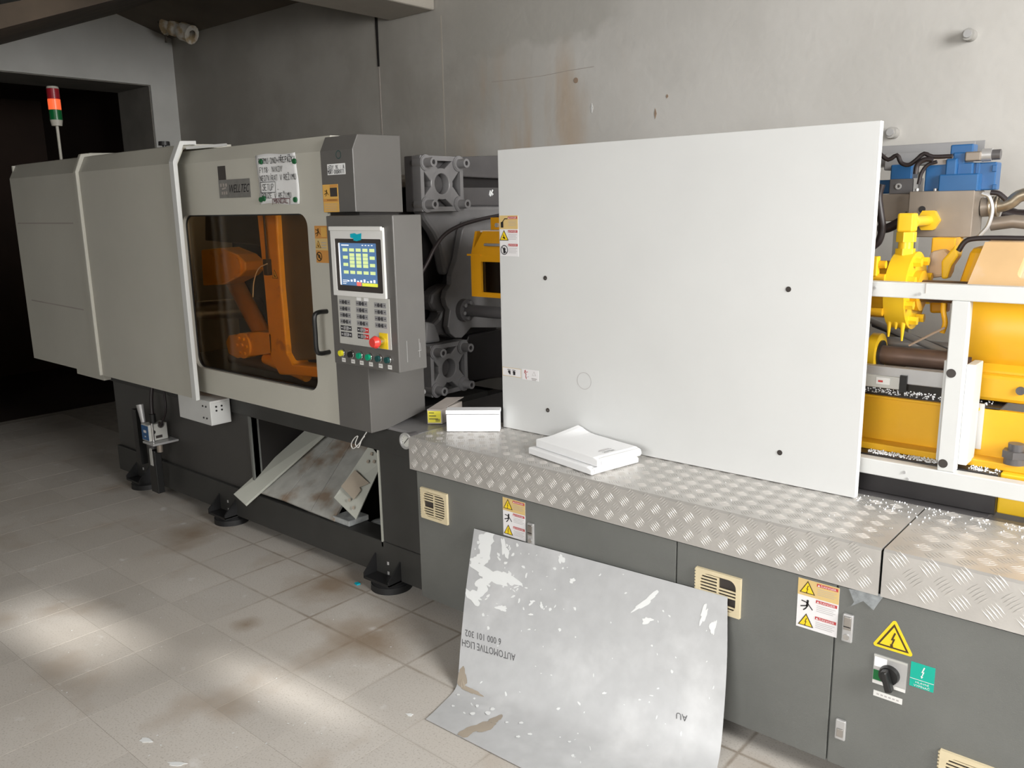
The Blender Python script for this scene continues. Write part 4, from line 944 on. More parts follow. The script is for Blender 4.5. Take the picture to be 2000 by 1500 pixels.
for s_ in (-1, 1):
    cx = w_*(.5+.13*s_); f.poly([(cx-.007, h_*.62), (cx-.005, h_*.4), (cx-.004*s_, h_*.18), (cx+.006, h_*.2), (cx+.007, h_*.6), (cx, h_*.72)], 'ink', 2)
    for q in range(4): f.disc(cx-.007+.0045*q, h_*(.80-.02*abs(q-1)), .0018, 'ink', 2, 8)
f.build('footprint_sticker', wpn)
a = at(1020, 720, Y=PY); w_, h_ = .082, .042; f = front(PY, a.x, a.z-h_); f.slab([(0, 0), (w_, 0), (w_, h_), (0, h_)], 'stwhite', .0006)
f.line([(.018, .038), (.012, .028), (.02, .024), (.018, .012), (.022, .004)], .003, 'red', 1).line([(.012, .036), (.02, .030), (.028, .032)], .0025, 'red', 1).line([(.02, .010), (.034, .014)], .0018, 'stline', 1)
f.tri_sign(.06, .026, .011, 'stwhite', 'stline', 1, None).rect(.047, .074, .006, .010, 'stline', 1).rect(.05, .07, .001, .004, 'stline', 1); f.build('pictogram_sticker', wpn)

# =================================================================== THINGS ON THE STEP
TZ = .7293
def oriented(O, u, v): return Vector(O), Vector(u).normalized(), Vector(v).normalized()
u = Vector((.97, -.205, 0)).normalized(); v = Vector((.205, .97, 0)).normalized()
def book(O, L_, W_, z0, th, label, curl=0., print_=False):
    O = Vector((O[0], O[1], 0)); nx, ny = 14, 10
    r = thing('manual', O+u*L_/2+v*W_/2+UZ*z0, label, 'manual', None)
    def top(a, b):
        e = math.exp(-((a/.14)**2))*max(0, b-.35)*curl
        return z0+th-.006*(a > .97)-.004*math.sin(b*3.1)*.0+e
    mb = MB(); vs = []
    for j in range(ny+1):
        for i in range(nx+1):
            a, b = i/nx, j/ny; p_ = O+u*(L_*a)+v*(W_*b); vs.append((p_.x, p_.y, top(a, b)))
    n = len(vs)
    for j in range(ny+1):
        for i in range(nx+1):
            a, b = i/nx, j/ny; p_ = O+u*(L_*a)+v*(W_*b); vs.append((p_.x, p_.y, z0+(top(a, b)-z0-th)*.8 if curl and a < .3 else z0))
    W1 = nx+1
    q = [(j*W1+i, j*W1+i+1, (j+1)*W1+i+1, (j+1)*W1+i) for j in range(ny) for i in range(nx)]
    fs = q+[tuple(n+k for k in f_[::-1]) for f_ in q]
    ed = [i for i in range(nx+1)]+[j*W1+nx for j in range(1, ny+1)]+[ny*W1+i for i in range(nx-1, -1, -1)]+[j*W1 for j in range(ny-1, 0, -1)]
    fs += [(ed[k], n+ed[k], n+ed[(k+1) % len(ed)], ed[(k+1) % len(ed)]) for k in range(len(ed))]
    mb.add(vs, fs); mb.build('pages', 'book', r, .004)
    # rounded spine along the far long end
    s0 = O+u*(L_-.004)+v*.01+UZ*(z0+th/2); s1 = O+u*(L_-.004)+v*(W_-.01)+UZ*(z0+th/2)
    MB().cyl(s0, s1, th*.46, n=14).build('spine', 'book', r)
    if print_:
        f = Flat(O+UZ*(z0+th+.0006), -v, u); f.eps = .0004
        f.text('WELLTEC', -W_*.55, -W_*.30, L_*.86, L_*.90, 'ink', 1)
        f.rect(-W_*.57, -W_*.27, L_*.82, L_*.832, 'stline', 1).rect(-W_*.55, -W_*.33, L_*.795, L_*.805, 'stline', 1); f.build('print', r)
    return r
book((-1.868, 2.243), .335, .222, TZ, .024, 'white manual lying on the checker plate under another one')
book((-1.848, 2.262), .325, .205, TZ+.0245, .030, 'white manual with a curled cover lying on top of another one', .028, True)
# white box and box with yellow label
def rbox(name, O, uu, L_, D_, H_, label, mats):
    uu = Vector(uu).normalized(); vv = Vector((-uu.y, uu.x, 0)); O = Vector(O)
    r = thing(name, O+uu*L_/2+vv*D_/2, label, 'box')
    return r, uu, vv, O
r, uu, vv, O = rbox('carton', (-2.325, 2.285, TZ), (.173, .130, 0), .213, .05, .082, 'plain white card box with a lid beside the white panel', None)
vv = vv
MB().prism([O, O+uu*.213, O+uu*.213+vv*.05, O+vv*.05], (0, 0, .068)).build('body', 'cardw', r, .001)
OO = O-uu*.002-vv*.003+UZ*.071
MB().prism([OO, OO+uu*.217, OO+uu*.217+vv*.056, OO+vv*.056], (0, 0, .016)).build('lid', 'cardw', r, .0015)
r, uu, vv, O = rbox('carton', (-2.475, 2.322, TZ), (.80, .55, 0), .062, .19, .062, 'small open grey card box with a yellow label on its end', None)
vv = Vector((-.25, .97, 0)).normalized()
MB().prism([O, O+uu*.062, O+uu*.062+vv*.17, O+vv*.17], (0, 0, .060)).build('body', 'card', r, .001)
f = Flat(O-vv*.0008, uu, UZ); f.slab([(.003, .006), (.058, .006), (.058, .055), (.003, .055)], 'labely', .0006)
for k in range(3): f.rect(.008, .03+.008*k, .046-.013*k, .049-.013*k, 'ink', 1)
for k in range(6): f.rect(.036+.003*k, .0375+.003*k, .010, .022, 'ink', 1)
f.build('yellow_label', r)
MB().prism([O+UZ*.060+uu*.0, O+UZ*.060+uu*.062, O+UZ*.080+uu*.075+vv*.16, O+UZ*.078+vv*.16], (0, 0, .0015)).build('flap', 'card', r)
# pellets spilt along the back of the step and on the bed
def pellets(name, spots, label):
    mb = MB()
    for (x, y, z, rr) in spots:
        s_ = rr; mb.add([(x-s_, y-s_, z), (x+s_, y-s_, z), (x+s_, y+s_, z), (x-s_, y+s_, z), (x-s_*.7, y-s_*.7, z+s_*1.6), (x+s_*.7, y-s_*.7, z+s_*1.6), (x+s_*.7, y+s_*.7, z+s_*1.6), (x-s_*.7, y+s_*.7, z+s_*1.6)], [(4, 5, 6, 7), (0, 1, 5, 4), (1, 2, 6, 5), (2, 3, 7, 6), (3, 0, 4, 7)], 0, True)
    mb.build(name, 'pellet', None, kind='stuff', label=label, cat='pellets')
sp = []
for k in range(190):
    x = random.uniform(-.80, -.25) if k < 150 else random.uniform(-1.6, -.3); y = 2.528-abs(random.gauss(0, .055)) if k < 150 else random.uniform(2.17, 2.45)
    sp.append((x, min(2.526, max(2.15, y)), .7272, random.uniform(.0011, .0022) if k < 150 else .001))
pellets('spilt_pellets', sp, 'white plastic granules scattered on the checker plate step')

# =================================================================== WHITE GUARD RAIL
gf = thing('guard_rail', (-.2, 2.54, .727), 'white steel guard rail frame with a bolted upright beside the white panel', 'guard rail')
RY = 2.535
MB().box(-1.0, .7, RY, RY+.04, 1.328, 1.372).build('top_rail', 'white2', gf, .003)
MB().box(-1.0, .7, RY-.003, RY+.037, .794, .842).build('lower_rail', 'white2', gf, .003)
MB().box(-.588, -.543, RY-.001, RY+.04, .842, 1.328).build('upright', 'white2', gf, .003)
MB().box(-.602, -.585, RY+.035, RY+.09, .86, 1.155).build('upright_flange', 'white2', gf, .002)
MB().box(-.543, -.520, RY+.03, RY+.12, .86, 1.150).build('upright_flange', 'white2', gf, .002)
bp_ = at(1882, 830, Y=RY+.14).x
MB().prism([(-.535, RY+.10, .89), (-.535, RY+.10, 1.0), (bp_+.01, RY+.135, 1.0), (bp_+.01, RY+.135, .95)], (.015, 0, 0)).build('bracket_arm', 'white2', gf, .002)
MB().box(bp_, bp_+.05, RY+.138, RY+.144, .885, 1.02).build('bracket_plate', 'white2', gf)
for px, py in ((1858, 729), (1842, 905)):
    c = at(px, py, Y=RY); MB().cyl((c.x, RY, c.z), (c.x, RY-.003, c.z), .0125, n=20).build('bolt_hole', 'bezdark', gf)
for px, py in ((1709, 562), (1797, 574), (1767, 922), (1773, 935)):
    c = at(px, py, Y=RY); MB().cyl((c.x, RY-.002, c.z), (c.x, RY-.006, c.z), .0045, n=10).build('screw', 'zinc', gf)
c = at(1808, 566, Y=RY); MB().box(c.x-.001, c.x+.001, RY-.0015, RY+.001, 1.345, 1.372).build('rail_joint', 'card', gf)
for xx in (-.30, .55): MB().box(xx, xx+.04, RY, RY+.04, .7275, .794).build('rail_foot', 'white2', gf, .002)

# =================================================================== INJECTION UNIT
iu = thing('injection_unit', (-.6, 2.9, .72), 'bright yellow injection unit with cylinder and guide rods behind the white rail', 'injection unit')
def pb(name, mt, Y, tl, br, depth, root=None, bevel=.004, dx=(0, 0)):
    x0, x1, z0, z1 = rect(Y, tl, br); return MB().box(x0+dx[0], x1+dx[1], Y, Y+depth, z0, z1).build(name, mt, root or iu, bevel)
YB = 2.68
MB().box(-2.0, .9, YB, YB+.02, .865, 1.005).build('bed_web', 'yellow', iu, .002)
MB().box(-2.0, .9, YB-.055, YB+.10, .845, .866).build('bed_flange', 'yellow', iu, .003)
MB().box(-2.0, -.52, YB-.015, YB+.14, 1.000, 1.008).build('bed_top_flange', 'yellow', iu, .002)
MB().box(-2.0, -.47, YB+.0, YB+.30, 1.008, 1.012).build('bed_cover', 'castblk', iu)
MB().box(-2.0, -.44, 2.575, 3.2, .7275, .845).build('black_bed', 'castblk', iu, .003)
MB().box(-.44, .9, 2.60, 3.2, .7275, .845).build('yellow_bed', 'yellowb', iu, .004)
MB().box(-.55, -.36, 2.535, 2.56, .62, .726).build('deck_block', 'castd', dk)
# linear scale and rods
MB().box(-1.6, -.60, 2.645, 2.675, 1.058, 1.105).build('linear_scale', 'zinc', iu, .003)
MB().box(-1.6, -.735, 2.635, 2.650, 1.040, 1.078).build('scale_head', 'keyp', iu, .003)
a = rect(2.635, (1712, 736), (1738, 752)); f = front(2.634, a[0], a[2]); f.slab([(0, 0), (a[1]-a[0], 0), (a[1]-a[0], a[3]-a[2]), (0, a[3]-a[2])], 'bezel', .0006); f.rect(.006, .02, .006, .012, 'red', 1); f.build('scale_label', iu)
MB().box(-.735, -.715, 2.635, 2.66, 1.035, 1.085).build('scale_end', 'black', iu)
a = at(1716, 690, Y=2.78); MB().cyl((a.x, 2.78, 1.118), (-.572, 2.78, 1.118), .030, n=26).build('guide_rod', 'brown', iu)
MB().cyl((-1.4, 2.78, 1.118), (a.x+.002, 2.78, 1.118), .052, n=26).build('rod_sleeve', 'yellow', iu)
MB().cyl((a.x-.02, 2.78, 1.118), (a.x+.006, 2.78, 1.118), .068, n=26).build('rod_collar', 'yellowb', iu, .004)
MB().cyl((a.x+.002, 2.78, 1.118), (a.x+.012, 2.78, 1.118), .046, n=26).build('rod_seal', 'black', iu)
MB().cyl((-1.4, 3.02, 1.12), (.3, 3.02, 1.12), .022, n=20).build('guide_rod', 'zinc', iu)
# yellow cylinder head (disc) with bolts
c = at(1758, 572, Y=2.80); CX, CYY, CZ = c.x, 2.80, 1.325
c0 = at(1722, 572, Y=2.88)
DX1 = at(1788, 572, Y=2.80).x; DX0 = DX1-.06
MB().cyl((DX0, CYY, CZ), (DX1, CYY, CZ), .120, n=44).build('cylinder_flange', 'yellowb', iu, .005)
MB().cyl((DX0-.4, CYY, CZ), (DX0, CYY, CZ), .090, n=36).build('cylinder_barrel', 'yellow', iu)
MB().cyl((DX1, CYY, CZ), (DX1+.02, CYY, CZ), .062, n=32).build('gland', 'yellow', iu, .003)
MB().cyl((DX1, CYY, CZ), (-.2, CYY, CZ), .034, n=24).build('piston_rod', 'brown', iu)
for k in range(8):
    t = math.radians(22.5+45*k); y, z = CYY+.096*math.cos(t), CZ+.096*math.sin(t)
    MB().cyl((DX1, y, z), (DX1+.022, y, z), .014, n=6, smooth=False).build('hex_bolt', 'yellowb', iu)
for z in (.085, .045, -.06): MB().cyl((DX0-.4, CYY-.11, CZ+z), (DX0, CYY-.11, CZ+z), .012, n=12).build('hydraulic_pipe', 'yellow', iu)
MB().box(DX0-.05, DX0-.02, CYY-.13, CYY-.10, CZ+.05, CZ+.11).build('pipe_clamp', 'yellowb', iu, .003)
# drip of paint runs below the flange
for dx_, l_ in ((.01, .05), (.03, .025), (.05, .06)): MB().cyl((DX0+dx_, CYY-.07, CZ-.09), (DX0+dx_, CYY-.07, CZ-.09-l_), .008, .003, n=8).build('lug', 'yellowb', iu)
# pipe elbow feeding the manifold
e = at(1772, 440, Y=2.78); EX, EZ = e.x, e.z
MB().cyl((EX, 2.78, 1.425), (EX, 2.78, 1.455), .030, n=6, smooth=False).build('hex_fitting', 'yellowb', iu, .002)
MB().cyl((EX, 2.78, 1.455), (EX, 2.78, 1.475), .022, n=16).build('fitting_neck', 'yellowb', iu)
MB().cyl((EX, 2.78, 1.475), (EX, 2.78, 1.505), .030, n=6, smooth=False).build('hex_fitting', 'yellowb', iu, .002)
MB().box(EX-.024, EX+.024, 2.755, 2.805, 1.505, 1.562).build('elbow_body', 'yellowb', iu, .006)
MB().cyl((EX, 2.78, 1.535), (EX, 3.02, 1.535), .017, n=20).build('feed_pipe', 'yellowb', iu)
MB().cyl((EX, 2.815, 1.535), (EX, 2.80, 1.535), .026, n=16).build('pipe_collar', 'yellowb', iu); MB().cyl((EX, 2.995, 1.535), (EX, 3.02, 1.535), .036, n=6, smooth=False).build('hex_fitting', 'yellowb', iu, .003)
# bracket under the manifold and big hopper casting
pb('manifold_bracket', 'yellow', 2.96, (1820, 464), (1864, 500), .10)
traced([(1816, 492), (1842, 486), (1858, 500), (1850, 540), (1806, 545)], 2.92, .08, 'drive_housing', 'dusty', iu, .01)
traced([(1838, 510), (1866, 478), (1872, 500), (1858, 520), (1850, 545), (1838, 545)], 2.90, .05, 'support_fin', 'yellowb', iu, .006)
hb = at(1886, 545, Y=2.80)
HX = -.605
hp = MB().prism([(HX, 2.80, 1.335), (HX+.04, 2.86, 1.470), (HX+.04, 3.15, 1.470), (HX, 3.15, 1.335)], (.75, 0, 0)); hp.build('hopper_block', 'dusty', iu, .012, seg=3)
hv = Vector((0, .06, .14)).normalized(); hn = Vector((0, .14, -.06)).normalized(); ho = Vector((HX, 2.74, 1.335))
hp = MB(); holed_plate(hp, 0, .75, 0, .154, rrect(.115, .40, .045, .132, .022), lambda a, b, d: ho+UX*(a+.03*b/.154)+hv*b+hn*d, .055); hp.build('block_face', 'dusty', iu, .006)
MB().prism([ho+hn*.05+hv*.152+UX*.03, ho+hv*.152+UX*.03, ho+hv*.152+UX*.75, ho+hn*.05+hv*.152+UX*.75], (0, .06, .004)).build('block_top', 'dusty', iu, .004)
MB().prism([(HX-.05, 2.82, 1.30), (HX-.02, 2.86, 1.46), (HX-.02, 3.10, 1.46), (HX-.05, 3.10, 1.30)], (.07, 0, 0)).build('block_shoulder', 'yellow', iu, .02)
MB().cyl((-.60, 2.93, 1.21), (.5, 2.93, 1.21), .185, n=48).build('barrel_housing', 'yellow', iu, .012)
MB().box(-.565, .5, 2.72, 3.1, 1.02, 1.10).build('carriage_foot', 'yellow', iu, .012)
MB().prism([(-.56, 2.74, 1.09), (-.56, 2.80, 1.17), (-.56, 3.05, 1.17), (-.56, 3.1, 1.09)], (1.0, 0, 0)).build('carriage_neck', 'yellow', iu, .02)
for px, py in ((1898, 757), (1994, 763)):
    c = at(px, py, Y=2.72); MB().cyl((c.x, 2.725, c.z), (c.x, 2.712, c.z), .012, n=14).ring((c.x, 2.714, c.z), (0, -1, 0), .012, .006, .003, 14).build('socket_bolt', 'castd', iu)
c = at(1983, 880, Y=2.64); MB().cyl((c.x, 2.645, .866), (c.x, 2.645, .885), .028, n=20).cyl((c.x, 2.645, .885), (c.x, 2.645, .905), .034, n=6, smooth=False).cyl((c.x, 2.645, .905), (c.x, 2.645, .925), .02, n=16).build('anchor_nut', 'castd', iu)
a, b = at(1700, 625, Y=3.1), at(1850, 690, Y=2.85); MB().tube([a, b], .012, 8).build('spare_rod', 'zinc', iu); MB().tube([a+Vector((0, .05, -.02)), b+Vector((0, .06, -.01))], .014, 8).build('spare_rod', 'castd', iu)
a, b = at(1775, 675, Y=2.76), at(1845, 640, Y=2.76); MB().tube([a, b], .004, 6).build('control_cable', 'cardin', iu)
MB().tube(bez([at(x, y, Y=2.80) for x, y in ((1850, 560), (1842, 600), (1846, 630), (1840, 650))], 14), .008, 8).build('grease_drip', 'yellow', iu)
traced([(1815, 590), (1850, 590), (1848, 612), (1815, 612)], 2.95, .05, 'lower_bracket', 'guard', iu)
# pellets on the bed
sp = []
for k in range(260): sp.append((random.uniform(-.80, -.6), random.uniform(2.58, 2.62) if k < 130 else random.uniform(2.585, 2.67), .846, random.uniform(.0014, .0026)))
for k in range(160): sp.append((random.uniform(-.86, -.5), random.uniform(2.68, 2.76), 1.0121, random.uniform(.0012, .0024)))
for k in range(90): sp.append((random.uniform(-.52, -.44), random.uniform(2.58, 2.64), .846, random.uniform(.001, .002)))
pellets('granule_spill', sp, 'white plastic granules spilt on the black bed of the injection unit')

# =================================================================== VALVE MANIFOLD
vm = thing('valve_manifold', (-.75, 3.05, 1.48), 'steel hydraulic manifold block carrying blue solenoid valves', 'hydraulic valve')
MY = 3.02
m0 = rect(MY, (1776, 374), (1896, 464)); MB().box(m0[0], m0[1], MY, MY+.13, m0[2]-.0, m0[3]).build('main_block', 'manifold', vm, .003)
m1 = rect(MY+.03, (1738, 379), (1780, 432)); MB().box(m1[0]-.1, m1[1], MY+.03, MY+.13, m1[2], m1[3]).build('side_block', 'manifold', vm, .003)
c = at(1801, 409, Y=MY); MB().cyl((c.x, MY+.001, c.z), (c.x, MY-.002, c.z), .011, n=16).build('port', 'castblk', vm)
m = rect(MY+.03, (1738, 350), (1784, 378)); MB().box(m[0], m[1], MY+.03, MY+.10, m[2], m[3]).build('spacer_block', 'castd', vm, .002)
c = at(1755, 364, Y=MY+.03); MB().ring((c.x, MY+.031, c.z), (0, -1, 0), .010, .005, .004, 16).build('port_plug', 'zinc', vm)
m = rect(MY+.03, (1784, 348), (1792, 376)); MB().box(m[0], m[1], MY+.03, MY+.09, m[2], m[3]).build('end_plate', 'zinc', vm)
for nm, tl, br, dy, dp in (('solenoid', (1740, 322), (1780, 350), .03, .07), ('valve_body', (1834, 341), (1908, 373), .0, .09), ('solenoid', (1808, 322), (1850, 373), .02, .08), ('solenoid', (1848, 310), (1866, 345), .01, .08), ('solenoid', (1870, 318), (1898, 348), .03, .08), ('valve_end', (1898, 318), (1942, 371), .05, .07), ('pilot_valve', (1857, 283), (1900, 302), .04, .06), ('valve_body', (1862, 298), (1884, 322), .03, .07), ('pipe_valve', (1712, 352), (1738, 378), .05, .06)):
    m = rect(MY+dy, tl, br); MB().box(m[0], m[1], MY+dy, MY+dy+dp, m[2], m[3]).build(nm, 'blue', vm, .004)
for tl, br in (((1906, 318), (1912, 345)), ((1938, 322), (1946, 335)), ((1938, 360), (1946, 370))):
    m = rect(MY+.045, tl, br); MB().box(m[0], m[1], MY+.045, MY+.06, m[2], m[3]).build('valve_flange', 'blue', vm, .002)
for px, py in ((1790, 373), (1826, 373), (1858, 373)):
    c = at(px, py, Y=MY+.005); MB().cyl((c.x, MY+.01, c.z), (c.x, MY+.01, c.z+.008), .006, n=8).build('cap_screw', 'zinc', vm)
# connectors
m = rect(MY+.04, (1818, 309), (1850, 323)); MB().box(m[0], m[1], MY+.02, MY+.06, m[2], m[3]).build('plug_connector', 'card', vm, .004)
m = rect(MY+.04, (1888, 297), (1918, 314)); MB().box(m[0], m[1], MY+.02, MY+.07, m[2], m[3]).build('plug_connector', 'manifold', vm, .004)
c = at(1918, 303, Y=MY+.04); MB().cyl((c.x, MY+.045, c.z), (c.x+.028, MY+.045, c.z), .020, n=18).build('position_sensor', 'zinc', vm)
MB().cyl((c.x+.028, MY+.045, c.z), (c.x+.052, MY+.045, c.z), .016, n=18).build('sensor_cap', 'castd', vm)
c = at(1786, 322, Y=MY+.05)
# tray behind
tr_ = thing('cable_tray', (-.9, 3.25, 1.7), 'pale grey steel cable tray behind the blue valves', 'cable tray')
m = rect(3.22, (1700, 293), (1905, 308)); mt_ = at(1905, 276, Y=3.22)
MB().box(m[0]-.5, mt_.x, 3.22, 3.225, m[2]-.01, mt_.z).build('front_lip', 'keytile', tr_, .001); MB().box(m[0]-.5, mt_.x, 3.22, 3.36, m[2]-.014, m[2]-.008).build('tray_floor', 'keytile', tr_)
MB().box(m[0]-.5, mt_.x, 3.355, 3.36, m[2]-.01, mt_.z+.01).build('rear_lip', 'keytile', tr_)
m = rect(3.10, (1728, 300), (1800, 330)); MB().prism([(m[0], 3.10, m[3]), (m[1], 3.10, m[3]), (m[1]-.05, 3.10, m[2]), (m[0], 3.10, m[2])], (0, .1, 0)).build('tray_bracket', 'keytile', tr_, .004)
MB().box(-1.0, -.92, 3.36, 3.40, .0, 1.70).build('tray_post', 'board', tr_)
hose_i = 0
for nm, pts, Y, rr, mt, lab in (
    ('cable', ((1718, 300), (1735, 312), (1752, 303), (1760, 318), (1775, 322), (1790, 312), (1805, 300), (1822, 306), (1860, 305)), 2.97, .007, 'hose', 'dark cable looping over the blue valves'),
    ('cable', ((1788, 340), (1792, 322), (1806, 312), (1822, 312)), 2.96, .008, 'hose', 'dark cable entering the brown plug beside the blue solenoid'),
    ('cable', ((1794, 360), (1800, 338), (1812, 322), (1830, 316)), 2.98, .006, 'hose', 'thin dark cable bent behind the blue solenoid'),
    ('hydraulic_hose', ((1722, 360), (1716, 385), (1720, 420), (1723, 445), (1717, 470), (1705, 482)), 2.95, .012, 'hose', 'black hydraulic hose hanging between the white panel and the manifold'),
    ('hydraulic_hose', ((1716, 448), (1735, 445), (1760, 432), (1776, 420)), 3.05, .016, 'hose', 'short black hydraulic hose behind the yellow elbow'),
    ('grey_cable', ((1918, 378), (1932, 385), (1938, 410), (1930, 440), (1915, 458), (1905, 470)), 2.95, .006, 'zinc', 'grey cable curving down past the manifold end'),
    ('cable', ((1935, 376), (1950, 378), (1965, 390)), 2.97, .008, 'hose', 'short black cable arching above the braided hose'),
    ('cable', ((1872, 490), (1885, 472), (1905, 466), (1950, 465), (2010, 466), (2250, 470)), 2.86, .008, 'hose', 'black cable lying along the hopper block'),
):
    P_ = [at(x, y, Y=Y) for x, y in pts]; MB().tube(bez(P_, 30), rr, 10).build(nm, mt, None, label=lab, cat='hose' if 'hose' in nm else 'cable')
bh = thing('braided_hose', at(1960, 400, Y=3.1), 'braided brass coloured hydraulic hose with fitting beyond the manifold', 'hose')
P_ = [at(x, y, Y=3.12) for x, y in ((1925, 405), (1955, 402), (1975, 395), (2000, 380), (2080, 372), (2350, 380))]
MB().tube(bez(P_, 24), .020, 16).build('hose_line', 'hosesteel', bh)
a, b = at(1918, 405, Y=3.12), at(1948, 403, Y=3.12); MB().cyl(a, b, .031, n=20).build('fitting', 'manifold', bh)
for k in range(3):
    q = a+(b-a)*(.5+.22*k); MB().ring(q, (b-a), .034, .029, .006, 20).build('fitting_ring', 'hosesteel', bh)
P_ = [at(x, y, Y=3.15) for x, y in ((1935, 438), (1980, 432), (2060, 440), (2350, 455))]; MB().tube(P_, .022, 14).build('lower_pipe', 'manifold', bh)
P_ = [at(x, y, Y=3.17) for x, y in ((1960, 415), (1985, 422), (2060, 425), (2350, 435))]; MB().tube(P_, .022, 14).build('black_hose_line', 'hose', bh)

# =================================================================== LEANING SHEET
TLc, TRc = Vector((-2.046, 2.136, .432)), Vector((-1.025, 2.136, .468))
def prof_l(t):   # left edge, from top to the floor flap
    P_ = [TLc, Vector((-1.985, 2.02, .25)), Vector((-1.915, 1.915, .115)), Vector((-1.868, 1.850, .035)), Vector((-1.845, 1.81, .006)), Vector((-1.820, 1.72, .004)), Vector((-1.80, 1.630, .004))]
    return P_
def prof_r(t):
    return [TRc, Vector((-.995, 2.085, .30)), Vector((-.975, 2.035, .14)), Vector((-.96, 1.985, .045)), Vector((-.95, 1.92, .008)), Vector((-.93, 1.78, .004)), Vector((-.91, 1.655, .004))]
LP, RP = bez(prof_l(0), 48), bez(prof_r(0), 48); NS = len(LP)
def sheetP(u_, v_):
    k = v_*(NS-1); i = min(NS-2, int(k)); fr_ = k-i
    a = LP[i].lerp(LP[i+1], fr_); b = RP[i].lerp(RP[i+1], fr_); p_ = a.lerp(b, u_); p_.z = max(.0035, p_.z); return p_
def sheetN(u_, v_):
    e = .004; du = sheetP(min(1, u_+e), v_)-sheetP(max(0, u_-e), v_); dv = sheetP(u_, min(1, v_+e))-sheetP(u_, max(0, v_-e)); return dv.cross(du).normalized()
ls = thing('printing_sheet', (-1.45, 1.95, 0), 'large bent aluminium sheet smeared with white paint leaning on the grey cabinet', 'metal sheet')
mb = MB(); NU = 20
vs = [sheetP(i/NU, j/(NS-1)) for j in range(NS) for i in range(NU+1)]
mb.add(vs, [(j*(NU+1)+i, (j+1)*(NU+1)+i, (j+1)*(NU+1)+i+1, j*(NU+1)+i+1) for j in range(NS-1) for i in range(NU)], 0, True)
so_ = mb.build('bent_sheet', 'sheet', ls); md = so_.modifiers.new('solid', 'SOLIDIFY'); md.thickness = .0016; md.offset = 0; es = so_.modifiers.new('split', 'EDGE_SPLIT'); es.split_angle = math.radians(45)
def proj(p_):
    d = p_-CAMP; w_ = d.dot(cf); return 1000+FPX*d.dot(cr)/w_, 750-FPX*d.dot(cu)/w_
SG = [(proj(sheetP(i/24, j/36)), i/24, j/36) for i in range(25) for j in range(37)]
def sheet_uv(px, py):
    d, a, b = min(((q[0]-px)**2+(q[1]-py)**2, a_, b_) for q, a_, b_ in SG); e = 1e-3
    for it in range(5):
        q0 = proj(sheetP(a, b)); ea = e if a < .5 else -e; eb = e if b < .5 else -e
        qa = proj(sheetP(a+ea, b)); qb = proj(sheetP(a, b+eb))
        j11, j21 = (qa[0]-q0[0])/ea, (qa[1]-q0[1])/ea; j12, j22 = (qb[0]-q0[0])/eb, (qb[1]-q0[1])/eb; D = j11*j22-j12*j21
        if abs(D) < 1e-6: break
        rx_, ry_ = px-q0[0], py-q0[1]
        a = min(1, max(0, a+(rx_*j22-ry_*j12)/D)); b = min(1, max(0, b+(j11*ry_-j21*rx_)/D))
    return a, b
def on_sheet(mb, pts_uv, lift, faces):
    vs = []
    for a, b in pts_uv:
        n_ = sheetN(a, b)
        if n_.y > 0 and n_.z < 0: n_ = -n_
        if n_.z < 0: n_ = -n_
        vs.append(sheetP(a, b)+n_*lift)
    mb.add(vs, faces)
def sheet_text(txt, right_px, left_px, hpx):
    """text turned upside down: starts at right_px, ends at left_px"""
    vs, fs = font_polys(txt); mb = MB(); pts = []
    for x, y in vs:
        bx = right_px[0]+(left_px[0]-right_px[0])*x; by = right_px[1]+(left_px[1]-right_px[1])*x+hpx*(y-.5); pts.append(sheet_uv(bx, by))
    on_sheet(mb, pts, .0016, fs); mb.build('stamped_text', 'stampink', ls)
M['stampink'] = mat('stamp_ink', (.10, .10, .105), .6)
sheet_text('AUTOMOTIVE LIGH', (1007, 1285), (903, 1255), 14)
sheet_text('6 000 101 302', (979, 1254), (909, 1236), 13)
sheet_text('AU', (1343, 1404), (1321, 1397), 13)
# paint smears (thick white paint) on the sheet
def blob(cx, cy, rx, ry, rot=0., n=18, rough=.35, seed=0):
    rd = random.Random(seed); out = []; p1, p2, p3 = (rd.uniform(0, 6.28) for _ in range(3))
    for i in range(n):
        t = 2*math.pi*i/n; k = 1+rough*(.55*math.sin(2*t+p1)+.45*math.sin(3*t+p2)+.35*math.sin(5*t+p3)+.25*math.sin(8*t+p1))+rd.uniform(-.04, .04); x, y = rx*k*math.cos(t), ry*k*math.sin(t)
        out.append((cx+x*math.cos(rot)-y*math.sin(rot), cy+x*math.sin(rot)+y*math.cos(rot)))
    return out
smears = [(950, 1062, 16, 26, .3), (946, 1085, 10, 8, 0), (986, 1072, 6, 18, -.15), (968, 1125, 40, 14, .35), (992, 1130, 16, 12, .4), (945, 1140, 14, 22, .3), (925, 1165, 22, 9, .6), (935, 1095, 14, 10, .2), (1097, 1092, 5, 10, -.3), (1118, 1134, 5, 5, 0), (1264, 1212, 10, 6, .1), (1262, 1175, 28, 6, -.6), (1375, 1200, 18, 6, -1.2), (1393, 1225, 5, 16, .2), (980, 1188, 9, 6, 0), (1058, 1183, 3, 6, 0), (1040, 1175, 4, 3, 0), (1330, 1305, 40, 4, .12), (1340, 1302, 10, 5, .1), (1300, 1360, 22, 26, .2), (1262, 1352, 20, 14, 0)]
for k, (cx, cy, rx, ry, rot) in enumerate(smears):
    pts = blob(cx, cy, rx, ry, rot, 32, .42, k); uvs = [sheet_uv(*q) for q in pts]; c_ = sheet_uv(cx, cy); mb = MB()
    on_sheet(mb, [c_]+uvs, .0013+.00003*k, [(0, i+1, (i+1) % len(pts)+1) for i in range(len(pts))]); mb.build('paint_smear', 'paint' if k < 17 else 'smearlight', ls) if k < 17 else None
mb = MB(); rs_ = random.Random(5)
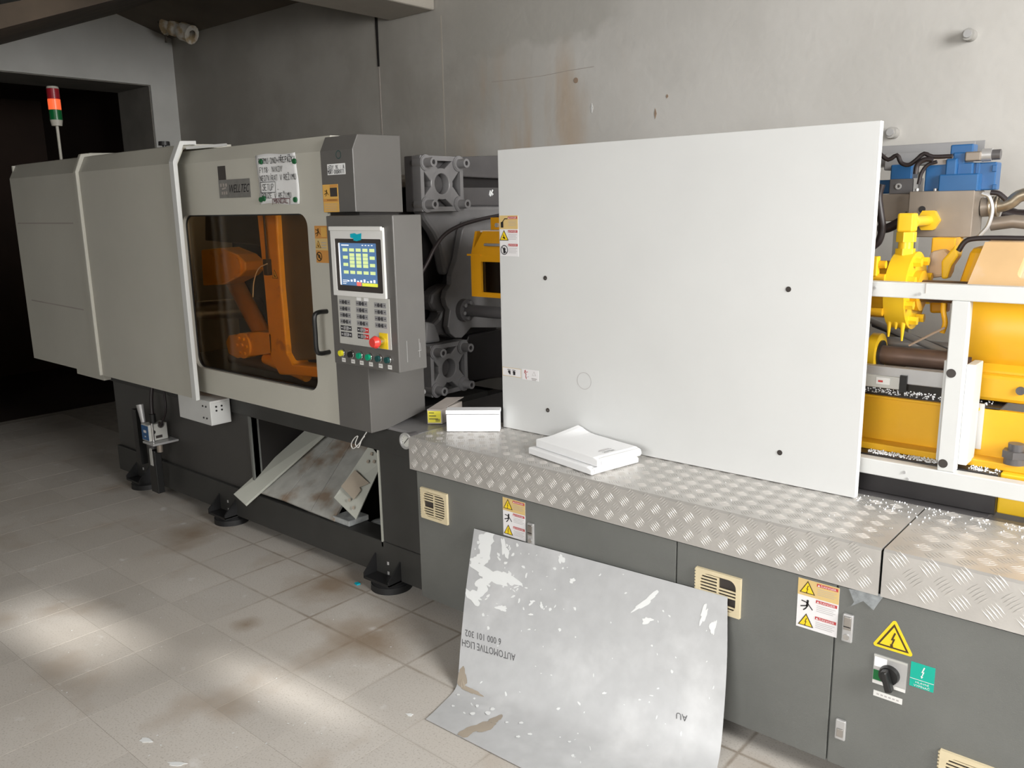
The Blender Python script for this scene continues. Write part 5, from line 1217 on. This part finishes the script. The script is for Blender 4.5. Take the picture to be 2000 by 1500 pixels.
for k in range(150):
    px_, py_ = rs_.uniform(905, 1410), rs_.uniform(1050, 1490); sz_ = rs_.choice((1.2, 1.6, 2.2, 3.2)); el = rs_.uniform(.5, 1.6)
    if rs_.random() < .45: px_, py_ = rs_.gauss(985, 45), rs_.gauss(1110, 45)
    pts = blob(px_, py_, sz_*el, sz_/el, rs_.uniform(0, 3), 7, .35, 300+k); uvs = [sheet_uv(*q) for q in pts]
    if any(q[0] <= .004 or q[0] >= .996 or q[1] <= .004 for q in uvs): continue
    on_sheet(mb, uvs, .0014, [tuple(range(7))])
mb.build('paint_specks', 'paint', ls, kind='stuff')
for k, (cx, cy, rx, ry, rot) in enumerate(((903, 1325, 9, 20, -.15), (921, 1350, 20, 5, .45), (905, 1436, 20, 7, -.35), (938, 1422, 30, 9, -.3), (968, 1406, 14, 6, -.3))):
    pts = blob(cx, cy, rx, ry, rot, 24, .28, 40+k); uvs = [sheet_uv(*q) for q in pts]; c_ = sheet_uv(cx, cy); mb = MB()
    on_sheet(mb, [c_]+uvs, .0020+.0001*k, [(0, q+1, (q+1) % len(pts)+1) for q in range(len(pts))]); mb.build('dirt_stain', 'tape', ls)
for k, (px, py, rr) in enumerate(((895, 1358, 3), (885, 1380, 3), (923, 1395, 5), (953, 1394, 6), (962, 1386, 5), (932, 1380, 4), (1018, 1413, 4), (1035, 1435, 4), (1012, 1440, 4), (990, 1412, 3), (1112, 1450, 3))):
    pts = blob(px, py, rr, rr*.6, 0, 10, .25, 90+k); uvs = [sheet_uv(*q) for q in pts]; mb = MB(); on_sheet(mb, uvs, .0028, [tuple(range(len(uvs)))]); mb.build('paint_drop', 'paint', ls)

# =================================================================== BOARDS PILED UNDER THE BED
def quad_board(name, corners, th, mt, label, cat='board', extra=None):
    pts = [Vector(c) for c in corners]; n_ = (pts[1]-pts[0]).cross(pts[3]-pts[0]).normalized()
    r = thing(name, (pts[2]+pts[3])/2, label, cat); MB().prism(pts, n_*th).build('panel', mt, r, .001); return r, n_
def A(px, py, Y): return at(px, py, Y=Y)
# pale narrow board
quad_board('leaning_board', [A(612, 826, 2.55), A(645, 838, 2.55), A(479, 986, 2.12), A(456, 965, 2.12)], .012, 'board', 'narrow pale grey board leaning out from under the machine bed')
Tq = [(640, 838), (662, 845), (694, 852), (735, 862)]; Bq = [(503, 960), (553, 976), (606, 998), (652, 1016)]
r = thing('plank_panel', A(580, 985, 2.22), 'weathered grey plank panel leaning in the opening under the machine bed', 'plank panel')
for k in range(3):
    sg = 2; t0, t1 = A(*Tq[k], 2.60), A(*Tq[k+1], 2.60); b0, b1 = A(*Bq[k], 2.205-.0), A(*Bq[k+1], 2.205)
    e = (t1-t0)*.012; n_ = (t1-t0).cross(b0-t0).normalized()*.012
    MB().prism([t0+e, t1-e, b1-(b1-b0)*.012, b0+(b1-b0)*.012], -n_ if n_.z > 0 else n_).build('plank', 'plank', r, .001)
lb, n_ = quad_board('labelled_board', [A(722, 868, 2.40), A(748, 900, 2.40), A(695, 1014, 2.19), A(652, 972, 2.19)], .01, 'board', 'small pale board with a torn brown label propped on a wrapped bundle')
ctr = [A(694, 925, 2.27), A(722, 948, 2.27), A(702, 955, 2.24), A(705, 962, 2.235), A(690, 978, 2.215), A(668, 952, 2.225)]
Q = [A(722, 868, 2.40), A(748, 900, 2.40), A(695, 1014, 2.19)]; pn = (Q[1]-Q[0]).cross(Q[2]-Q[0]).normalized()
if pn.y > 0: pn = -pn
def on_plane(px, py, lift=.0):
    d = cf+cr*((px-1000)/FPX)-cu*((py-750)/FPX); t = (Q[0]-CAMP).dot(pn)/d.dot(pn); return CAMP+d*t+pn*lift
MB().prism([on_plane(x, y, .012) for x, y in ((694, 920), (722, 946), (703, 954), (706, 960), (692, 978), (667, 952))], pn*.001).build('torn_label', 'tape', lb)
for (x, y) in ((725, 885), (718, 900), (730, 900), (690, 990), (682, 975)):
    MB().prism([on_plane(x+dx_, y+dy_, .012) for dx_, dy_ in ((0, 0), (4, 2), (2, 8), (-2, 5))], pn*.0008).build('scuff', 'tape', lb)
wb = MB(); c0 = A(705, 1015, 2.30); rd = random.Random(3)
nx, ny = 10, 7; vs = []
for j in range(ny):
    for i in range(nx):
        t = 2*math.pi*i/nx; ph = -math.pi/2+math.pi*j/(ny-1); k = 1+rd.uniform(-.12, .12)
        vs.append((-2.84+.14*k*math.cos(t)*math.cos(ph), 2.42+.20*k*math.sin(t)*math.cos(ph), .145+.055*math.sin(ph)*k))
wb.add(vs, [(j*nx+i, j*nx+(i+1) % nx, (j+1)*nx+(i+1) % nx, (j+1)*nx+i) for j in range(ny-1) for i in range(nx)], 0, True)
wb.build('wrapped_bundle', 'plastic', None, label='plastic wrapped bundle lying in the bottom pan under the boards', cat='bundle')
MB().box(-3.02, -2.90, 2.215, 2.33, .2055, .232).build('scrap_block', 'plastic', None, .004, label='small grey scrap block on the lower beam under the plank panel', cat='scrap')
MB().box(-3.22, -3.12, 2.22, 2.32, .2055, .228).build('scrap_block', 'card', None, .004, label='small dark scrap block on the lower beam near the pale board', cat='scrap')

# =================================================================== AIR REGULATOR
ar = thing('air_regulator', (-4.46, 2.13, .15), 'dark air regulator with a blue and white gauge block under the cover', 'air regulator')
k0 = rect(2.10, (280, 832), (326, 860)); fx0 = at(290, 850, Y=2.08)
mx0, mx1 = at(277, 846, Y=2.08).x, at(291, 850, Y=2.08).x; ry1 = at(328, 848, X=mx1).y; zt_, zb_ = at(291, 832, Y=2.08).z, at(291, 863, Y=2.08).z
MB().box(mx0, mx1, 2.08, ry1, zb_, zt_).build('gauge_block', 'keyp', ar, .003)
f = front(2.08, mx0+.003, zb_+.006); bw, bh_ = mx1-mx0-.006, zt_-zb_-.012; f.slab([(0, 0), (bw, 0), (bw, bh_), (0, bh_)], 'blue', .001).rect(bw*.3, bw*.7, bh_*.5, bh_*.68, 'stwhite', 1).rect(bw*.4, bw*.6, bh_*.2, bh_*.28, 'stwhite', 1); f.build('blue_face', ar)
f = Flat((mx1, 2.08, zb_), UY, UZ); dw = ry1-2.08; f.disc(dw*.25, .05, .012, 'black', 1).disc(dw*.68, .085, .020, 'chrome', 1).disc(dw*.68, .085, .014, 'bezdark', 2).rect(dw*.35, dw*.7, .012, .028, 'bezdark', 1); f.build('dial_face', ar)
MB().box(mx0+.02, mx1+.06, 2.07, ry1+.03, zb_-.014, zb_-.002).build('base_plate', 'zinc', ar, .002)
mx0 += .06
MB().cyl((mx0-.03, 2.12, zb_-.012), (mx0-.03, 2.12, zb_-.055), .028, .022, n=18).build('bowl', 'castd', ar); MB().cyl((mx0+.05, 2.12, zb_-.012), (mx0+.05, 2.12, zb_-.06), .016, n=14).build('drain_cup', 'manifold', ar)
MB().box(mx0-.06, mx0+.02, 2.10, 2.14, .06, zb_-.06).build('stem', 'black', ar, .004); MB().box(mx0-.035, mx0-.005, 2.098, 2.10, .22, .32).build('tag', 'keyp', ar)
MB().tube([(mx1+.005, 2.10, zb_-.0), (mx1+.005, 2.10, zt_+.01)], .007, 8).build('sight_tube', 'chrome', ar)
MB().cyl((mx0-.02, 2.13, zt_), (mx0-.02, 2.13, zt_+.05), .018, n=12).build('inlet_fitting', 'black', ar)
MB().cyl((mx0-.07, 2.10, zt_+.0), (mx0-.09, 2.10, zt_+.10), .012, .02, n=12).build('silencer', 'zinc', ar)
MB().tube(bez([(mx0-.02, 2.13, zt_+.05), (mx0-.03, 2.14, .60), (mx0-.03, 2.16, .70)], 12), .011, 8).build('air_hose', 'hose', ar)
MB().tube(bez([(mx1, 2.15, zt_-.02), (mx1+.08, 2.15, .55), (mx1+.04, 2.17, .69)], 14), .006, 8).build('air_hose', 'hose', ar)
MB().box(mx0-.20, mx0-.15, 2.10, 2.14, .20, .52).build('mounting_bar', 'black', ar)

# =================================================================== SIGNAL TOWER
x, y = -5.70, 2.30
tw = thing('signal_tower', (x, y, 1.925), 'red and green signal tower lamp on a thin pole above the covers', 'signal lamp')
MB().cyl((x, y, 1.92), (x, y, 2.16), .009, n=12).build('pole', 'lampw', tw)
MB().cyl((x, y, 2.150), (x, y, 2.185), .030, .036, n=24).build('socket', 'lampw', tw)
for z0_, z1_, mt in ((2.185, 2.245, 'lampgrn'), (2.247, 2.308, 'lamplit'), (2.310, 2.370, 'lampred')):
    l_ = MB().cyl((x, y, z0_), (x, y, z1_), .036, n=28).build('lens', mt, tw)
MB().cyl((x, y, 2.371), (x, y, 2.384), .036, .032, n=28).build('cap', 'lampw', tw, .003)

# =================================================================== LITTER ON THE FLOOR
mb = MB(); rd = random.Random(11)
for k in range(120):
    px, py = rd.uniform(20, 1400), rd.uniform(1100, 1495); p_ = at(px, py, Z=.001)
    if p_.y > 2.1 or (p_.x > -2.1 and p_.y > 1.5): continue
    s_ = rd.uniform(.0012, .004); pts = blob(p_.x, p_.y, s_, s_*.7, rd.uniform(0, 3), 6, .3, k); mb.add([(a, b, .0012) for a, b in pts], [tuple(range(6))])
mb.build('floor_litter', 'paint', None, kind='stuff', label='tiny pale paint flakes scattered over the tiled floor', cat='litter')
for px, py, rx, ry, lab in ((285, 1446, .022, .010, 'white paint splash on the bare floor tiles'), (800, 1396, .012, .006, 'white paint splash beside the flap of the metal sheet'), (345, 1492, .03, .008, 'white paint splash at the open floor')):
    p_ = at(px, py, Z=.001); pts = blob(p_.x, p_.y, rx, ry, .6, 14, .35, px); MB().prism([(a, b, .0008) for a, b in pts], (0, 0, .0014)).build('paint_splash', 'paint', None, label=lab, cat='paint splash')
p_ = at(698, 1141, Z=.001); MB().prism([(p_.x-.012, p_.y-.006, .001), (p_.x+.010, p_.y-.01, .001), (p_.x+.014, p_.y+.006, .001), (p_.x-.006, p_.y+.01, .001)], (0, 0, .006)).build('blue_scrap', 'cyan', None, label='tiny crumpled blue scrap on the stained tile by the foot', cat='scrap')
